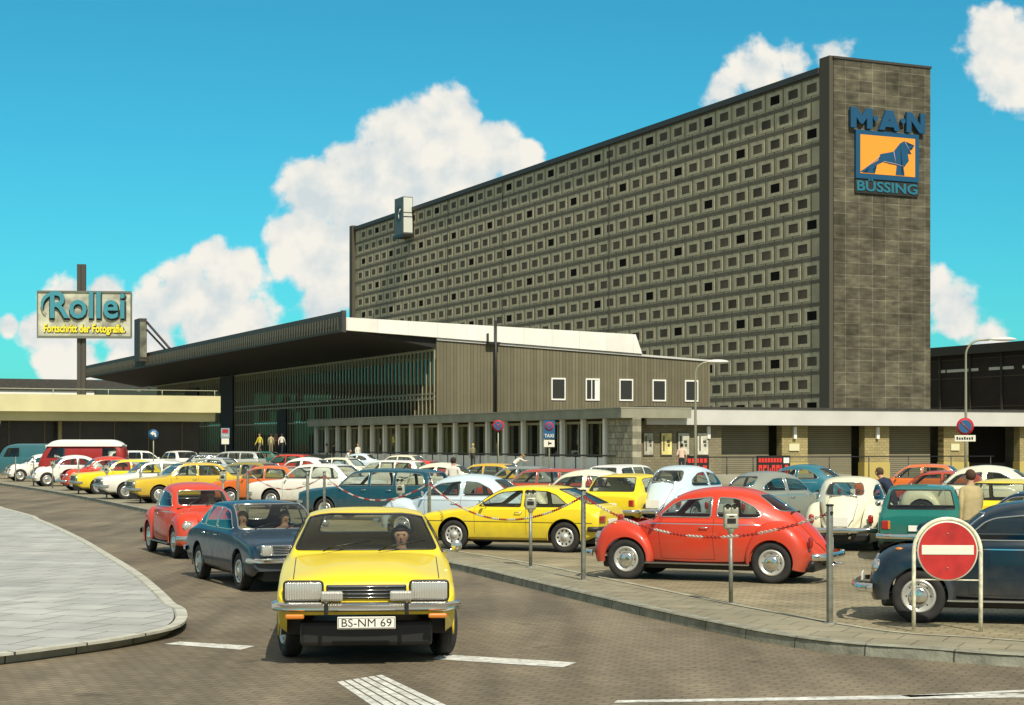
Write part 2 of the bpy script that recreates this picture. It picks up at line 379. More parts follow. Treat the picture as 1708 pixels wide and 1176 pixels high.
def wheel_parts(root, xs, y, r, style='cap', wd=.155, turn=0):
    for x in xs:
        for s in (-1, 1):
            bm = bmesh.new(); ri = r*.64
            prof = [(ri, -wd*.35), (ri+.02, -wd*.48), (r*.86, -wd*.52), (r*.965, -wd*.44), (r, -wd*.30), (r, wd*.30), (r*.965, wd*.44), (r*.86, wd*.52), (ri+.02, wd*.48), (ri, wd*.35)]
            lathe(bm, prof, 36)
            wl = finish(bm, 'wheel', RUBBER, root); wl.location = (x, s*y, r)
            bm = bmesh.new(); o = s*wd*.5
            if style == 'cap':
                lathe(bm, [(ri+.004, o*.72), (ri-.012, o*1.02), (ri-.03, o*.98), (ri-.045, o*.62), (.115, o*.5)], 32)
                lathe(bm, [(.115, o*.45), (.117, o*.8), (.105, o*1.02), (.085, o*1.14), (.05, o*1.22), (.001, o*1.24)], 28, mi=1)
                for k in range(8):
                    a = k*math.pi/4; disc(bm, (math.cos(a)*(ri-.05)*.93, o*.60, math.sin(a)*(ri-.05)*.93), .012, (0, s, 0), 8, mi=2)
            else:
                lathe(bm, [(ri+.004, o*.72), (ri-.012, o*1.02), (ri-.028, o*1.0), (ri-.035, o*.8), (.10, o*.78), (.06, o*.9), (.055, o*1.15), (.001, o*1.16)], 32)
                for k in range(10 if style == 'alloy' else 8):
                    a = k*2*math.pi/(10 if style == 'alloy' else 8)
                    rr = (ri-.035+.10)*.5+.005; disc(bm, (math.cos(a)*rr, o*(.86), math.sin(a)*rr), .020, (0, s, 0), 10, mi=2)
            finish(bm, 'rim', [RIM, CHROME, BLACK], wl)
            if turn and x > 0: wl.rotation_euler = (0, 0, turn)
def well(root, xs, y, r, bm=None):
    for x in xs:
        for s in (-1, 1):
            bm = bmesh.new(); n = 18; rg = []
            for yv in (y*s, (y-.30)*s):
                rg.append([bm.verts.new((x+r*math.cos(math.pi*k/n*1.16-.25), yv, .33+r*math.sin(math.pi*k/n*1.16-.25))) for k in range(n+1)])
            for k in range(n): bm.faces.new((rg[0][k], rg[0][k+1], rg[1][k+1], rg[1][k]))
            bm.faces.new(rg[1])
            finish(bm, 'wheel_well', BLACK, root)
def seats(root, xf, xr, z=.42, wdt=.5, m=SEATM, sc=1, wheelx=None, yoff=.36):
    bm = bmesh.new()
    for s in (-1, 1):
        bbox(bm, xf-.25, xf+.25, s*yoff-.24, s*yoff+.24, z-.1, z+.06, .04)
        Mx = Matrix.Translation((xf-.25, s*yoff, z)) @ Matrix.Rotation(-.22, 4, 'Y')
        bbox(bm, -.06, .06, -.23, .23, 0, .50, .05, M=Mx)
    finish(bm, 'front_seats', m, root, True)
    bm = bmesh.new(); bbox(bm, xr-.22, xr+.22, -.58, .58, z-.1, z+.08, .04)
    bbox(bm, -.06, .06, -.58, .58, 0, .45, .05, M=Matrix.Translation((xr-.22, 0, z)) @ Matrix.Rotation(-.25, 4, 'Y'))
    finish(bm, 'rear_seat', m, root, True)
    if wheelx is not None:
        bm = bmesh.new(); Mx = Matrix.Translation((wheelx, yoff, z+.33)) @ Matrix.Rotation(-.5, 4, 'Y')
        ring = [Mx @ Vector((0, .19*math.cos(a), .19*math.sin(a))) for a in [k*2*math.pi/20 for k in range(22)]]
        tube(bm, ring, .012, 6, cap=False); tube(bm, [Mx @ Vector((0, -.18, 0)), Mx @ Vector((0, .18, 0))], .012, 6); tube(bm, [Mx @ Vector((0, 0, 0)), Mx @ Vector((.35, 0, -.05))], .02, 6)
        finish(bm, 'steering_wheel', BLACK, root)
def underbody(root, x0, x1, w_, z0=.2, z1=.36, mt=BLACK):
    bm = bmesh.new(); bbox(bm, x0, x1, -w_, w_, z0, z1, .04); finish(bm, 'underbody', mt, root)
def bumper(root, x, hw, z, hgt=.09, wrap=.22, th=.05, d=1, bow=.06, name='bumper', m=CHROME, over=None):
    """d=+1 front, -1 rear. Pressed bar with wrapped ends"""
    path = [(x-d*(wrap+.04), hw)]
    for k in range(15):
        y = hw*(1-2*k/14); e = abs(y/hw)
        path.append((x-d*(bow*e*e+.10*max(0, e-.86)/.14), y))
    path.append((x-d*(wrap+.04), -hw))
    bm = bmesh.new(); rows = []
    sec = [(-.012, -.5), (.6, -.46), (1, -.25), (.96, 0), (1, .25), (.6, .46), (-.012, .5)]
    for i, (px, py) in enumerate(path):
        a = Vector(path[min(i+1, len(path)-1)])-Vector(path[max(i-1, 0)]); a.normalize(); nrm = Vector((a.y, -a.x))
        if nrm.x*d < 0 and 0 < i < len(path)-1: nrm = -nrm
        if i == 0: nrm = Vector((0, 1))
        if i == len(path)-1: nrm = Vector((0, -1))
        rows.append([bm.verts.new((px+nrm.x*th*u_, py+nrm.y*th*u_, z+v_*hgt)) for (u_, v_) in sec])
    for i in range(len(rows)-1):
        for k in range(len(sec)-1): bm.faces.new((rows[i][k], rows[i+1][k], rows[i+1][k+1], rows[i][k+1]))
        bm.faces.new((rows[i][-1], rows[i+1][-1], rows[i+1][0], rows[i][0]))
    if over:
        for s in (-1, 1): bbox(bm, x+d*.02 if d > 0 else x-.10, x+.10 if d > 0 else x-d*.02*-1, s*over-.03, s*over+.03, z-hgt*.8, z+hgt*.8, .015)
    bmesh.ops.recalc_face_normals(bm, faces=bm.faces[:])
    return finish(bm, name, m, root, True, 50)
def plate(root, x, z, txt=None, d=1, w_=.52, h=.11):
    bm = bmesh.new(); bbox(bm, x-.008, x+.008, -w_/2, w_/2, z-h/2, z+h/2, .006)
    p = finish(bm, 'number_plate', PLATE, root)
    if txt:
        bm = bmesh.new()
        xx = x+d*.0095
        for (a, b_, c, e) in ((-w_/2+.008, w_/2-.008, h/2-.012, h/2-.008), (-w_/2+.008, w_/2-.008, -h/2+.008, -h/2+.012), (-w_/2+.008, -w_/2+.012, -h/2+.012, h/2-.012), (w_/2-.012, w_/2-.008, -h/2+.012, h/2-.012)):
            box(bm, xx-.001, xx+.001, a, b_, z+c, z+e)
        finish(bm, 'plate_border', INK, p)
        textobj('plate_letters', txt, h*.92, INK, p, MX((x+d*.009, 0, z-.002), (0, d, 0), (0, 0, 1)), .001, 0, width=w_*.86)
    return p
def handles(root, pts, y, m=CHROME):
    for s in (-1, 1):
        for (x, z) in pts:
            bm = bmesh.new(); tube(bm, [(x-.07, s*y, z), (x-.065, s*(y+.03), z), (x+.065, s*(y+.03), z), (x+.07, s*y, z)], .009, 6); finish(bm, 'door_handle', m, root)
def mirror(root, x, y, z, s=1):
    bm = bmesh.new(); tube(bm, [(x, s*y, z), (x+.02, s*(y+.10), z+.07)], .008, 6)
    lathe(bm, [(.001, .012), (.05, .01), (.058, 0), (.055, -.012), (.001, -.02)], 18, 'x', M=Matrix.Translation((x+.02, s*(y+.13), z+.09)))
    finish(bm, 'wing_mirror', CHROME, root)
def side(s): return lambda c: c.y*s > .3
def wipers(root, x, z, dx, dz, ys, ln=.42):
    for y0 in ys:
        bm = bmesh.new(); tube(bm, [(x+.02, y0, z), (x+.03+dx*.25, y0+ln*.35, z+dz*.25+.012), (x+dx*.55+.015, y0+ln*.8, z+dz*.4+.015)], .008, 6)
        tube(bm, [(x+.02, y0+ln*.1, z+.03), (x+dx*.75+.01, y0+ln*1.1, z+dz*.6+.01)], .007, 6); finish(bm, 'wiper', BLACK, root)

def make_beetle():
    root = empty('beetle_car')
    sp = dict(x0=-1.98, x1=1.80, n=96,
      T=[(1.80,.50),(1.76,.58),(1.68,.67),(1.5,.79),(1.25,.885),(.98,.955),(.84,.995),(.80,1.02),(.55,1.27),(.44,1.355),(.30,1.42),(.05,1.475),(-.25,1.50),(-.6,1.475),(-.95,1.38),(-1.25,1.22),(-1.5,1.035),(-1.7,.85),(-1.85,.68),(-1.94,.54),(-1.98,.47)],
      W=[(1.80,.16),(1.76,.24),(1.6,.37),(1.3,.49),(1.0,.60),(.75,.69),(.4,.755),(0,.775),(-.4,.77),(-.8,.72),(-1.1,.63),(-1.4,.53),(-1.7,.40),(-1.9,.27),(-1.98,.19)],
      B=[(1.8,.40),(1.6,.55),(1.3,.73),(1.0,.86),(.8,.945),(.5,.965),(0,.975),(-.6,.96),(-1.0,.90),(-1.3,.80),(-1.6,.64),(-1.98,.36)],
      R=[(1.8,.13),(1.7,.20),(1.5,.30),(1.2,.42),(.98,.51),(.82,.565),(.6,.56),(.4,.535),(0,.54),(-.4,.53),(-.8,.48),(-1.2,.41),(-1.5,.36),(-1.8,.24),(-1.98,.13)],
      bot=[(1.8,.36),(1.2,.30),(0,.27),(-1.2,.3),(-1.98,.36)],
      crown=[(1.8,.05),(1.5,.10),(1.1,.10),(.85,.07),(.4,.085),(0,.09),(-.6,.10),(-1.1,.12),(-1.6,.12),(-1.98,.06)])
    bm = shell(sp)
    fw = rpoly([(.66,1.02),(.41,1.235),(.28,1.285),(-.22,1.34),(-.22,1.02)], .045)
    rw = rpoly([(-.32,1.02),(-.32,1.34),(-.62,1.315),(-.90,1.18),(-1.01,1.06),(-.95,1.02)], .06)
    parts = []
    for s in (-1, 1):
        parts.append((cut(bm, fw, (0, 2), wpred(sp, s, .95)), 'side_window'))
        glasspart(bm, parts[-1][0], 'side_window', root)
        glasspart(bm, cut(bm, rw, (0, 2), wpred(sp, s, .95)), 'side_window', root)
    glasspart(bm, cut(bm, rpoly([(-.53,1.045),(-.47,1.34),(.47,1.34),(.53,1.045)], .08), (1, 2), lambda c: c.x > .3 and c.z > .98), 'windscreen', root)
    glasspart(bm, cut(bm, rpoly([(-.41,1.12),(-.34,1.375),(.34,1.375),(.41,1.12)], .09), (1, 2), lambda c: -1.7 < c.x < -.5 and c.z > 1.02), 'rear_window', root)
    for s in (-1, 1):
        gap(bm, [(.60,.98),(.66,.84),(.60,.36)], side(s)); gap(bm, [(-.27,1.0),(-.27,.60),(-.30,.36)], side(s)); gap(bm, [(.60,.355),(-.30,.355)], side(s))
        # chrome waist line
        for f in cut(bm, [(1.25,.80),(.8,.925),(-.9,.925),(-.9,.91),(.8,.91),(1.25,.787)] if False else [(.85,.918),(-1.0,.918),(-1.0,.905),(.85,.905)], (0, 2), side(s)): f.material_index = 2
    # bonnet and engine lid shut lines
    top = lambda c: c.z > .5
    for s in (-1, 1):
        gap(bm, [(.90, s*.47), (1.25, s*.38), (1.55, s*.24), (1.70, s*.12)], lambda c: c.x > .7 and c.z > .6, .008, (0, 1))
        gap(bm, [(-1.34, s*.10), (-1.36, s*.26), (-1.5, s*.31), (-1.8, s*.25), (-1.93, s*.16)], lambda c: c.x < -1.2 and c.z > .4, .008, (0, 1))
    gap(bm, [(.90, -.47), (.90, .47)], lambda c: c.x > .7 and c.z > .6, .008, (0, 1)); gap(bm, [(-1.34, -.10), (-1.34, .10)], lambda c: c.x < -1.2 and c.z > .4, .008, (0, 1))
    # front and rear wheel cut
    for s in (-1, 1):
        for x in (1.2, -1.2):
            bmesh.ops.delete(bm, geom=cut(bm, circ(x, .33, .34), (0, 2), lambda c: c.y*s > .3 and c.z < .75), context='FACES')
    P0 = PAINT_PROTO
    body = finish(bm, 'body', [P0, BLACK, CHROME], root, True, 30)
    # engine lid louvres under the rear window
    bm = bmesh.new()
    for s in (-1, 1):
        for k in range(8):
            y = s*(.05+k*.032); bbox(bm, -1.42, -1.405, y-.010, y+.010, 1.075, 1.115, .004)
    finish(bm, 'air_louvre', BLACK, root)
    def fender(xc, zc, yin, yout, ro, rt, a0, a1, name):
        bm = bmesh.new(); n = 34; m = 12; rows = []
        for i in range(n+1):
            a = a0+(a1-a0)*i/n; RT = rt(a); row = []
            yi = yin(a); yo = yout(a)
            for j in range(m+1):
                q = j/m*math.pi/2; y = yi+(yo-yi)*math.sin(q)**.75; r = ro+(RT-ro)*math.cos(q)**.8
                row.append((xc+r*math.cos(a), y, zc+r*math.sin(a)))
            # rolled lip
            lx, ly, lz = row[-1]; row.append((xc+(ro-.004)*math.cos(a), yo-.02, zc+(ro-.004)*math.sin(a)))
            rows.append(row)
        o = []
        for s in (-1, 1):
            b2 = bmesh.new(); vr = [[b2.verts.new((p[0], s*p[1], p[2])) for p in r] for r in rows]
            for i in range(n):
                for j in range(m+1): b2.faces.new((vr[i][j], vr[i+1][j], vr[i+1][j+1], vr[i][j+1]))
            for rr in (vr[0], vr[-1]):
                try: b2.faces.new(rr)
                except ValueError: pass
            bmesh.ops.recalc_face_normals(b2, faces=b2.faces[:])
            f = finish(b2, name, [P0, BLACK], root, True, 60)
        return f
    pi = math.pi
    fender(1.2, .33, lambda a: .36+.12*max(0, (a-pi/2)/(pi/2)), lambda a: .765, .355, lambda a: .355+pch([(-.35,.17),(.3,.27),(.9,.32),(1.35,.28),(1.9,.20),(2.6,.14),(3.3,.10)])(a), -.12, 3.32, 'front_fender')
    fender(-1.2, .33, lambda a: .50-.14*max(0, (a-1.8)/1.6), lambda a: .765, .355, lambda a: .355+pch([(-.2,.08),(.6,.16),(1.3,.27),(1.9,.30),(2.5,.28),(3.5,.17)])(a), -.18, 3.42, 'rear_fender')
    for s in (-1, 1):
        bm = bmesh.new(); bbox(bm, -.86, .86, s*.70-.085, s*.70+.085, .265, .30, .012); bbox(bm, -.86, .86, s*.79-.006, s*.79+.006, .272, .292, .003, 1); finish(bm, 'running_board', [BLACK, CHROME], root)
    # headlamps in the fenders
    for s in (-1, 1):
        Mx = Matrix.Translation((1.735, s*.56, .665)) @ Matrix.Rotation(-.10, 4, 'Y')
        bm = bmesh.new(); lathe(bm, [(.001, .035), (.04, .032), (.075, .018), (.088, .0)], 26, 'x', M=Mx); hl = finish(bm, 'headlight', LENS, root)
        bm = bmesh.new(); lathe(bm, [(.086, .004), (.092, .016), (.103, .006), (.106, -.05), (.10, -.14)], 26, 'x', M=Mx); finish(bm, 'headlight_ring', CHROME, hl)
        bm = bmesh.new(); lathe(bm, [(.001, .14), (.03, .13), (.05, .07), (.052, 0), (.03, -.07), (.001, -.08)], 14, 'x', M=Matrix.Translation((1.42, s*.62, .895)) @ Matrix.Scale(.42, 4)); finish(bm, 'indicator', ORANGE, root)
        bm = bmesh.new(); bbox(bm, -1.83, -1.76, s*.60-.055, s*.60+.055, .56, .74, .04, 0, 3, Matrix.Identity(4)); finish(bm, 'tail_light', REDL, root, True)
    bumper(root, 1.99, .76, .42, .11, .20, .045, 1, .10, 'front_bumper'); bumper(root, -2.10, .74, .43, .11, .20, .045, -1, .10, 'rear_bumper')
    for s in (-1, 1):
        bm = bmesh.new(); tube(bm, [(1.6, s*.35, .42), (1.95, s*.35, .42)], .02, 6); finish(bm, 'bumper_bracket', STEEL, root)
        bm = bmesh.new(); tube(bm, [(-1.7, s*.35, .43), (-2.06, s*.35, .43)], .02, 6); finish(bm, 'bumper_bracket', STEEL, root)
        bm = bmesh.new(); tube(bm, [(-1.9, s*.22, .30), (-2.14, s*.22, .28)], .022, 8); finish(bm, 'exhaust_pipe', CHROME, root)
    plate(root, 1.90, .52, None, 1, .44, .10); plate(root, -1.975, .60, None, -1, .34, .20)
    underbody(root, -1.85, 1.65, .58, .18, .36)
    wheel_parts(root, (1.2, -1.2), .665, .325, 'cap', .15)
    seats(root, .05, -.75, .50, m=SEATL, wheelx=.48, yoff=.33)
    handles(root, [(-.12, .86)], .765)
    mirror(root, .62, .70, .98, 1)
    wipers(root, .83, 1.03, -.25, .27, (-.38, .02), .34)
    bm = bmesh.new(); box(bm, .60, .80, -.56, .56, .88, 1.0); finish(bm, 'dashboard', DARKIN, root)
    return root

def make_car(name, sp):
    root = empty(name); bm = shell(sp)
    if sp.get('bulge'):
        for q in bm.verts:
            if .85 < q.co.x < 2.1 and q.co.z > .74 and abs(q.co.y) < .62:
                k = math.sin(math.pi*(q.co.x-.85)/1.25)**.6; q.co.z += sp['bulge']*k*(1 if abs(q.co.y) < .34 else max(0, 1-(abs(q.co.y)-.34)/.14))
    P0 = PAINT_PROTO; bz = sp['belt']; tm = sp.get('trim', CHROME)
    for s in (-1, 1):
        for q in sp['side']:
            glasspart(bm, cut(bm, rpoly(fitwin(sp, q), sp.get('wr', .03)), (0, 2), wpred(sp, s, bz-.05)), 'side_window', root, tm, .009)
    ws = sp['ws']; glasspart(bm, cut(bm, rpoly([(-ws[0], ws[2]), (-ws[1], ws[3]), (ws[1], ws[3]), (ws[0], ws[2])], .05), (1, 2), lambda c: c.x > ws[4] and c.z > bz-.02), 'windscreen', root, tm, .012)
    rw = sp['rw']; glasspart(bm, cut(bm, rpoly([(-rw[0], rw[2]), (-rw[1], rw[3]), (rw[1], rw[3]), (rw[0], rw[2])], .05), (1, 2), lambda c: c.x < rw[4] and c.z > bz-.02), 'rear_window', root, tm, .012)
    for s in (-1, 1):
        for g in sp.get('gaps', []): gap(bm, g, side(s))
        if 'strip' in sp:
            a = sp['strip']
            for f in cut(bm, [(a[0], a[2]), (a[1], a[2]), (a[1], a[2]+.016), (a[0], a[2]+.016)], (0, 2), side(s)): f.material_index = 1
    for g in sp.get('tops', []): gap(bm, g, lambda c: c.z > bz-.25, .009, (0, 1))
    r = sp['wr_']; ar = r+.055
    for s in (-1, 1):
        for x in sp['axles']:
            bmesh.ops.delete(bm, geom=cut(bm, circ(x, r+.02, ar), (0, 2), lambda c: c.y*s > .35 and c.z < bz), context='FACES')
    finish(bm, 'body', [P0, BLACK, CHROME], root, True, 32)
    hw = sp['hw']
    well(root, sp['axles'], hw-.035, ar+.0)
    # arch lips
    for s in (-1, 1):
        for x in sp['axles']:
            bm = bmesh.new(); tube(bm, [(x+ar*math.cos(a), s*(hw-.012), r+.02+ar*math.sin(a)) for a in [-.25+k*(math.pi+.5)/22 for k in range(23)]], .012, 6)
            finish(bm, 'arch_lip', P0, root)
    wheel_parts(root, sp['axles'], hw-.105, r, sp.get('wstyle', 'cap'), .165, sp.get('turn', 0))
    underbody(root, sp['x0']+.15, sp['x1']-.12, hw-.22, .17, .40)
    seats(root, sp['seatx'], sp['seatx']-.85, sp.get('seatz', .40), m=sp.get('seatm', SEATM), wheelx=sp['seatx']+.42)
    bm = bmesh.new(); bbox(bm, sp['ws'][4]+.35, sp['ws'][4]+.62, -hw+.18, hw-.18, bz-.12, bz+.01, .03); finish(bm, 'dashboard', DARKIN, root)
    fb = sp['fb']; bumper(root, fb[0], hw-.01, fb[1], fb[2], .22, .05, 1, fb[3] if len(fb) > 3 else .04, 'front_bumper', sp.get('bm', CHROME))
    rb = sp['rb']; bumper(root, rb[0], hw-.01, rb[1], rb[2], .22, .05, -1, .04, 'rear_bumper', sp.get('bm', CHROME))
    # grille
    gx, gz, gh, gw = sp['grille']
    bm = bmesh.new(); bbox(bm, gx-.03, gx+.006, -gw, gw, gz-gh/2, gz+gh/2, .01); g = finish(bm, 'grille', BLACK, root)
    bm = bmesh.new(); nb = sp.get('bars', 5)
    for k in range(nb):
        z = gz-gh/2+gh*(k+.5)/nb; tube(bm, [(gx+.012, -gw+.02, z), (gx+.014, gw-.02, z)], .0045, 5)
    if sp.get('gframe', 1):
        tube(bm, [(gx+.01, -gw, gz-gh/2), (gx+.01, gw, gz-gh/2), (gx+.01, gw, gz+gh/2), (gx+.01, -gw, gz+gh/2), (gx+.01, -gw, gz-gh/2)], .007, 5)
    finish(bm, 'grille_bar', CHROME, g)
    lw, lh, ly, lz, lx, rnd = sp['lamp']
    for s in (-1, 1):
        bm = bmesh.new()
        if rnd:
            lathe(bm, [(.001, .03), (lh*.3, .028), (lh*.47, .012), (lh*.5, -.02)], 24, 'x', M=Matrix.Translation((lx, s*ly, lz)))
        else: bbox(bm, lx-.03, lx+.015, s*ly-lw/2, s*ly+lw/2, lz-lh/2, lz+lh/2, .022, 0, 3)
        hl = finish(bm, 'headlight', LENS, root, True)
        bm = bmesh.new()
        if rnd: lathe(bm, [(lh*.5, .015), (lh*.56, .01), (lh*.56, -.03)], 24, 'x', M=Matrix.Translation((lx, s*ly, lz)))
        else:
            pts = rpoly([(s*ly-lw/2, lz-lh/2), (s*ly+lw/2, lz-lh/2), (s*ly+lw/2, lz+lh/2), (s*ly-lw/2, lz+lh/2)], .035); pts = pts+pts[:2]
            tube(bm, [(lx+.005, p[0], p[1]) for p in pts], .011, 6, cap=False)
        finish(bm, 'headlight_ring', sp.get('lring', CHROME), hl)
    tw, th_, ty, tz, tx = sp['tail']
    for s in (-1, 1):
        bm = bmesh.new(); bbox(bm, tx-.012, tx+.03, s*ty-tw/2, s*ty+tw/2, tz-th_/2, tz+th_/2, .015); bbox(bm, tx-.014, tx+.02, s*ty-tw/2, s*ty-tw/2+tw*.3 if s < 0 else s*ty-tw/2+tw*.3, tz-th_/2, tz+th_/2, .012, 1)
        finish(bm, 'tail_light', [REDL, ORANGE], root)
    plate(root, fb[0]+.03, sp.get('pz', fb[1]-.12), sp.get('ptxt'), 1, sp.get('pw', .46)); plate(root, tx-.015, sp.get('rpz', tz-.06), None, -1, .46, .11)
    handles(root, sp['hand'], hw)
    mirror(root, sp['ws'][4]+.42, hw-.05, bz, 1)
    dxx = sp.get('wip')
    if dxx: wipers(root, *dxx)
    if sp.get('fogs'):
        for s in (-1, 1):
            bm = bmesh.new(); bbox(bm, gx+.03, gx+.09, s*.31-.10, s*.31+.10, gz-.075, gz+.015, .02); finish(bm, 'fog_lamp', LENS, root)
            bm = bmesh.new(); bbox(bm, fb[0]-.02, fb[0]+.02, s*.64-.085, s*.64+.085, fb[1]-.105, fb[1]-.06, .015); finish(bm, 'indicator', ORANGE, root)
            bm = bmesh.new(); bbox(bm, fb[0]+.045, fb[0]+.085, s*.36-.018, s*.36+.018, fb[1]-.07, fb[1]+.055, .012); finish(bm, 'overrider', BLACK, root)
    return root
PAINT_PROTO = paint('white', CL['white'])
SPEC = {}
SPEC['coupe'] = dict(x0=-2.13, x1=2.14, hw=.82, belt=.90, axles=(1.28, -1.28), wr_=.305, seatx=-.22, seatz=.34, seatm=SEATM,
  T=[(2.14,.70),(2.12,.755),(2.06,.80),(1.9,.835),(1.5,.88),(1.0,.925),(.78,.95),(.72,.965),(.40,1.15),(.12,1.285),(-.05,1.33),(-.35,1.35),(-.75,1.335),(-1.1,1.26),(-1.5,1.10),(-1.72,1.0),(-2.0,.94),(-2.1,.92),(-2.13,.86)],
  W=[(2.14,.74),(2.10,.785),(1.95,.81),(1.3,.825),(0,.825),(-1.3,.825),(-1.95,.80),(-2.1,.76),(-2.13,.73)],
  B=[(2.14,.60),(2.05,.70),(1.8,.76),(1.2,.83),(.7,.875),(0,.89),(-.9,.91),(-1.5,.93),(-2.0,.88),(-2.13,.80)],
  R=[(2.14,.68),(1.9,.70),(1.3,.71),(.78,.735),(.4,.655),(.05,.585),(-.4,.575),(-.8,.575),(-1.2,.58),(-1.6,.60),(-1.9,.66),(-2.13,.66)],
  bot=[(2.14,.47),(2.0,.45),(1.75,.27),(0,.22),(-1.8,.26),(-2.13,.36)], crown=[(2.14,.05),(1.6,.055),(.8,.05),(0,.055),(-1,.06),(-2.1,.04)],
  side=[[(.62,.93),(.20,1.23),(.05,1.27),(-.30,1.275),(-.34,.93)],[(-.40,.94),(-.37,1.275),(-.75,1.265),(-1.05,1.18),(-1.20,1.04),(-1.08,.95)]],
  ws=(.70,.55,.965,1.295,.05), rw=(.53,.45,1.02,1.26,-.95), trim=BLACK, bulge=.028,
  gaps=[[(.72,.90),(.70,.36)],[(-.50,.92),(-.52,.40)]], tops=[[(.84,-.68),(.84,.68)],[(.84,-.68),(1.98,-.66)],[(.84,.68),(1.98,.66)]],
  fb=(2.20,.545,.085,.05), rb=(-2.20,.52,.085), grille=(2.15,.675,.13,.36), bars=4, gframe=0, lamp=(.345,.175,.565,.685,2.138,0), lring=BLACK, tail=(.32,.11,.55,.68,-2.14),
  fogs=1, ptxt='BS-NM 69', pz=.405, pw=.52, hand=[(-.36,.80)], wip=(.80,.965,-.2,.14,(-.42,.12),.42), wstyle='steel', turn=.22)
SPEC['fastback'] = dict(x0=-2.08, x1=2.08, hw=.80, belt=.90, axles=(1.25, -1.22), wr_=.295, seatx=-.05, seatz=.38,
  T=[(2.08,.72),(2.06,.77),(1.98,.80),(1.5,.86),(1.05,.905),(.92,.93),(.62,1.15),(.36,1.30),(.22,1.345),(-.2,1.37),(-.7,1.36),(-1.05,1.29),(-1.45,1.10),(-1.8,.95),(-1.98,.90),(-2.06,.86),(-2.08,.78)],
  W=[(2.08,.76),(2.03,.79),(1.8,.80),(-1.8,.80),(-2.03,.78),(-2.08,.74)],
  B=[(2.08,.62),(1.98,.72),(1.5,.80),(.9,.87),(0,.895),(-1.2,.90),(-1.7,.86),(-2.08,.72)],
  R=[(2.08,.72),(1.5,.71),(.95,.70),(.5,.63),(.2,.60),(-.6,.60),(-1.1,.585),(-1.6,.60),(-2.08,.68)],
  bot=[(2.08,.34),(1.8,.24),(-1.8,.26),(-2.08,.36)],
  side=[[(.82,.935),(.42,1.24),(.30,1.28),(-.10,1.295),(-.10,.935)],[(-.16,.935),(-.16,1.295),(-.76,1.28),(-.82,.94)],[(-.88,.945),(-.84,1.26),(-1.05,1.19),(-1.27,1.03),(-1.2,.955)]],
  ws=(.655,.57,.935,1.315,.2), rw=(.56,.48,.98,1.28,-.9), trim=CHROME,
  gaps=[[(.84,.92),(.82,.36)],[(-.13,.92),(-.15,.34)],[(-.84,.92),(-.92,.62)]], tops=[[(.98,-.66),(.98,.66)],[(.98,-.66),(1.9,-.68)],[(.98,.66),(1.9,.68)]],
  fb=(2.14,.50,.085), rb=(-2.14,.50,.085), grille=(2.09,.66,.15,.66), bars=6, lamp=(.17,.15,.56,.66,2.10,0), tail=(.34,.13,.55,.68,-2.09), ptxt='BS-', pz=.37, pw=.5,
  hand=[(.02,.82),(-.72,.82)], wip=(.95,.94,-.2,.14,(-.42,.1),.40), wstyle='steel')
SPEC['hatch_coupe'] = dict(x0=-1.93, x1=1.92, hw=.80, belt=.86, axles=(1.18, -1.22), wr_=.30, seatx=-.1, seatz=.34,
  T=[(1.92,.66),(1.90,.72),(1.82,.76),(1.4,.82),(.95,.875),(.82,.90),(.45,1.13),(.15,1.27),(-.02,1.295),(-.4,1.31),(-.85,1.29),(-1.15,1.20),(-1.5,1.05),(-1.78,.93),(-1.86,.91),(-1.92,.88),(-1.93,.80)],
  W=[(1.92,.75),(1.86,.78),(1.6,.80),(-1.6,.80),(-1.87,.77),(-1.93,.74)],
  B=[(1.92,.58),(1.8,.68),(1.3,.76),(.8,.83),(0,.855),(-1.0,.87),(-1.5,.88),(-1.93,.74)],
  R=[(1.92,.71),(1.4,.70),(.85,.69),(.4,.62),(.1,.585),(-.6,.58),(-1.1,.575),(-1.6,.60),(-1.93,.66)],
  bot=[(1.92,.32),(1.6,.22),(-1.6,.24),(-1.93,.36)],
  side=[[(.74,.89),(.28,1.18),(.16,1.215),(-.28,1.23),(-.28,.89)],[(-.36,.89),(-.36,1.23),(-.80,1.22),(-1.0,1.13),(-1.28,.93),(-1.2,.90)]],
  ws=(.65,.55,.905,1.245,.05), rw=(.56,.47,.95,1.24,-.9), trim=BLACK, gaps=[[(.72,.86),(.70,.34)],[(-.40,.87),(-.42,.34)]], tops=[[(.9,-.66),(.9,.66)]],
  strip=(-1.8,1.8,.575), fb=(1.98,.47,.10), rb=(-1.99,.47,.10), bm=BLACK, grille=(1.93,.62,.13,.66), bars=4, lamp=(.15,.15,.56,.62,1.945,1), tail=(.34,.13,.54,.66,-1.94), pz=.36,
  hand=[(-.25,.78)], wip=(.86,.91,-.2,.14,(-.4,.1),.4), wstyle='alloy')
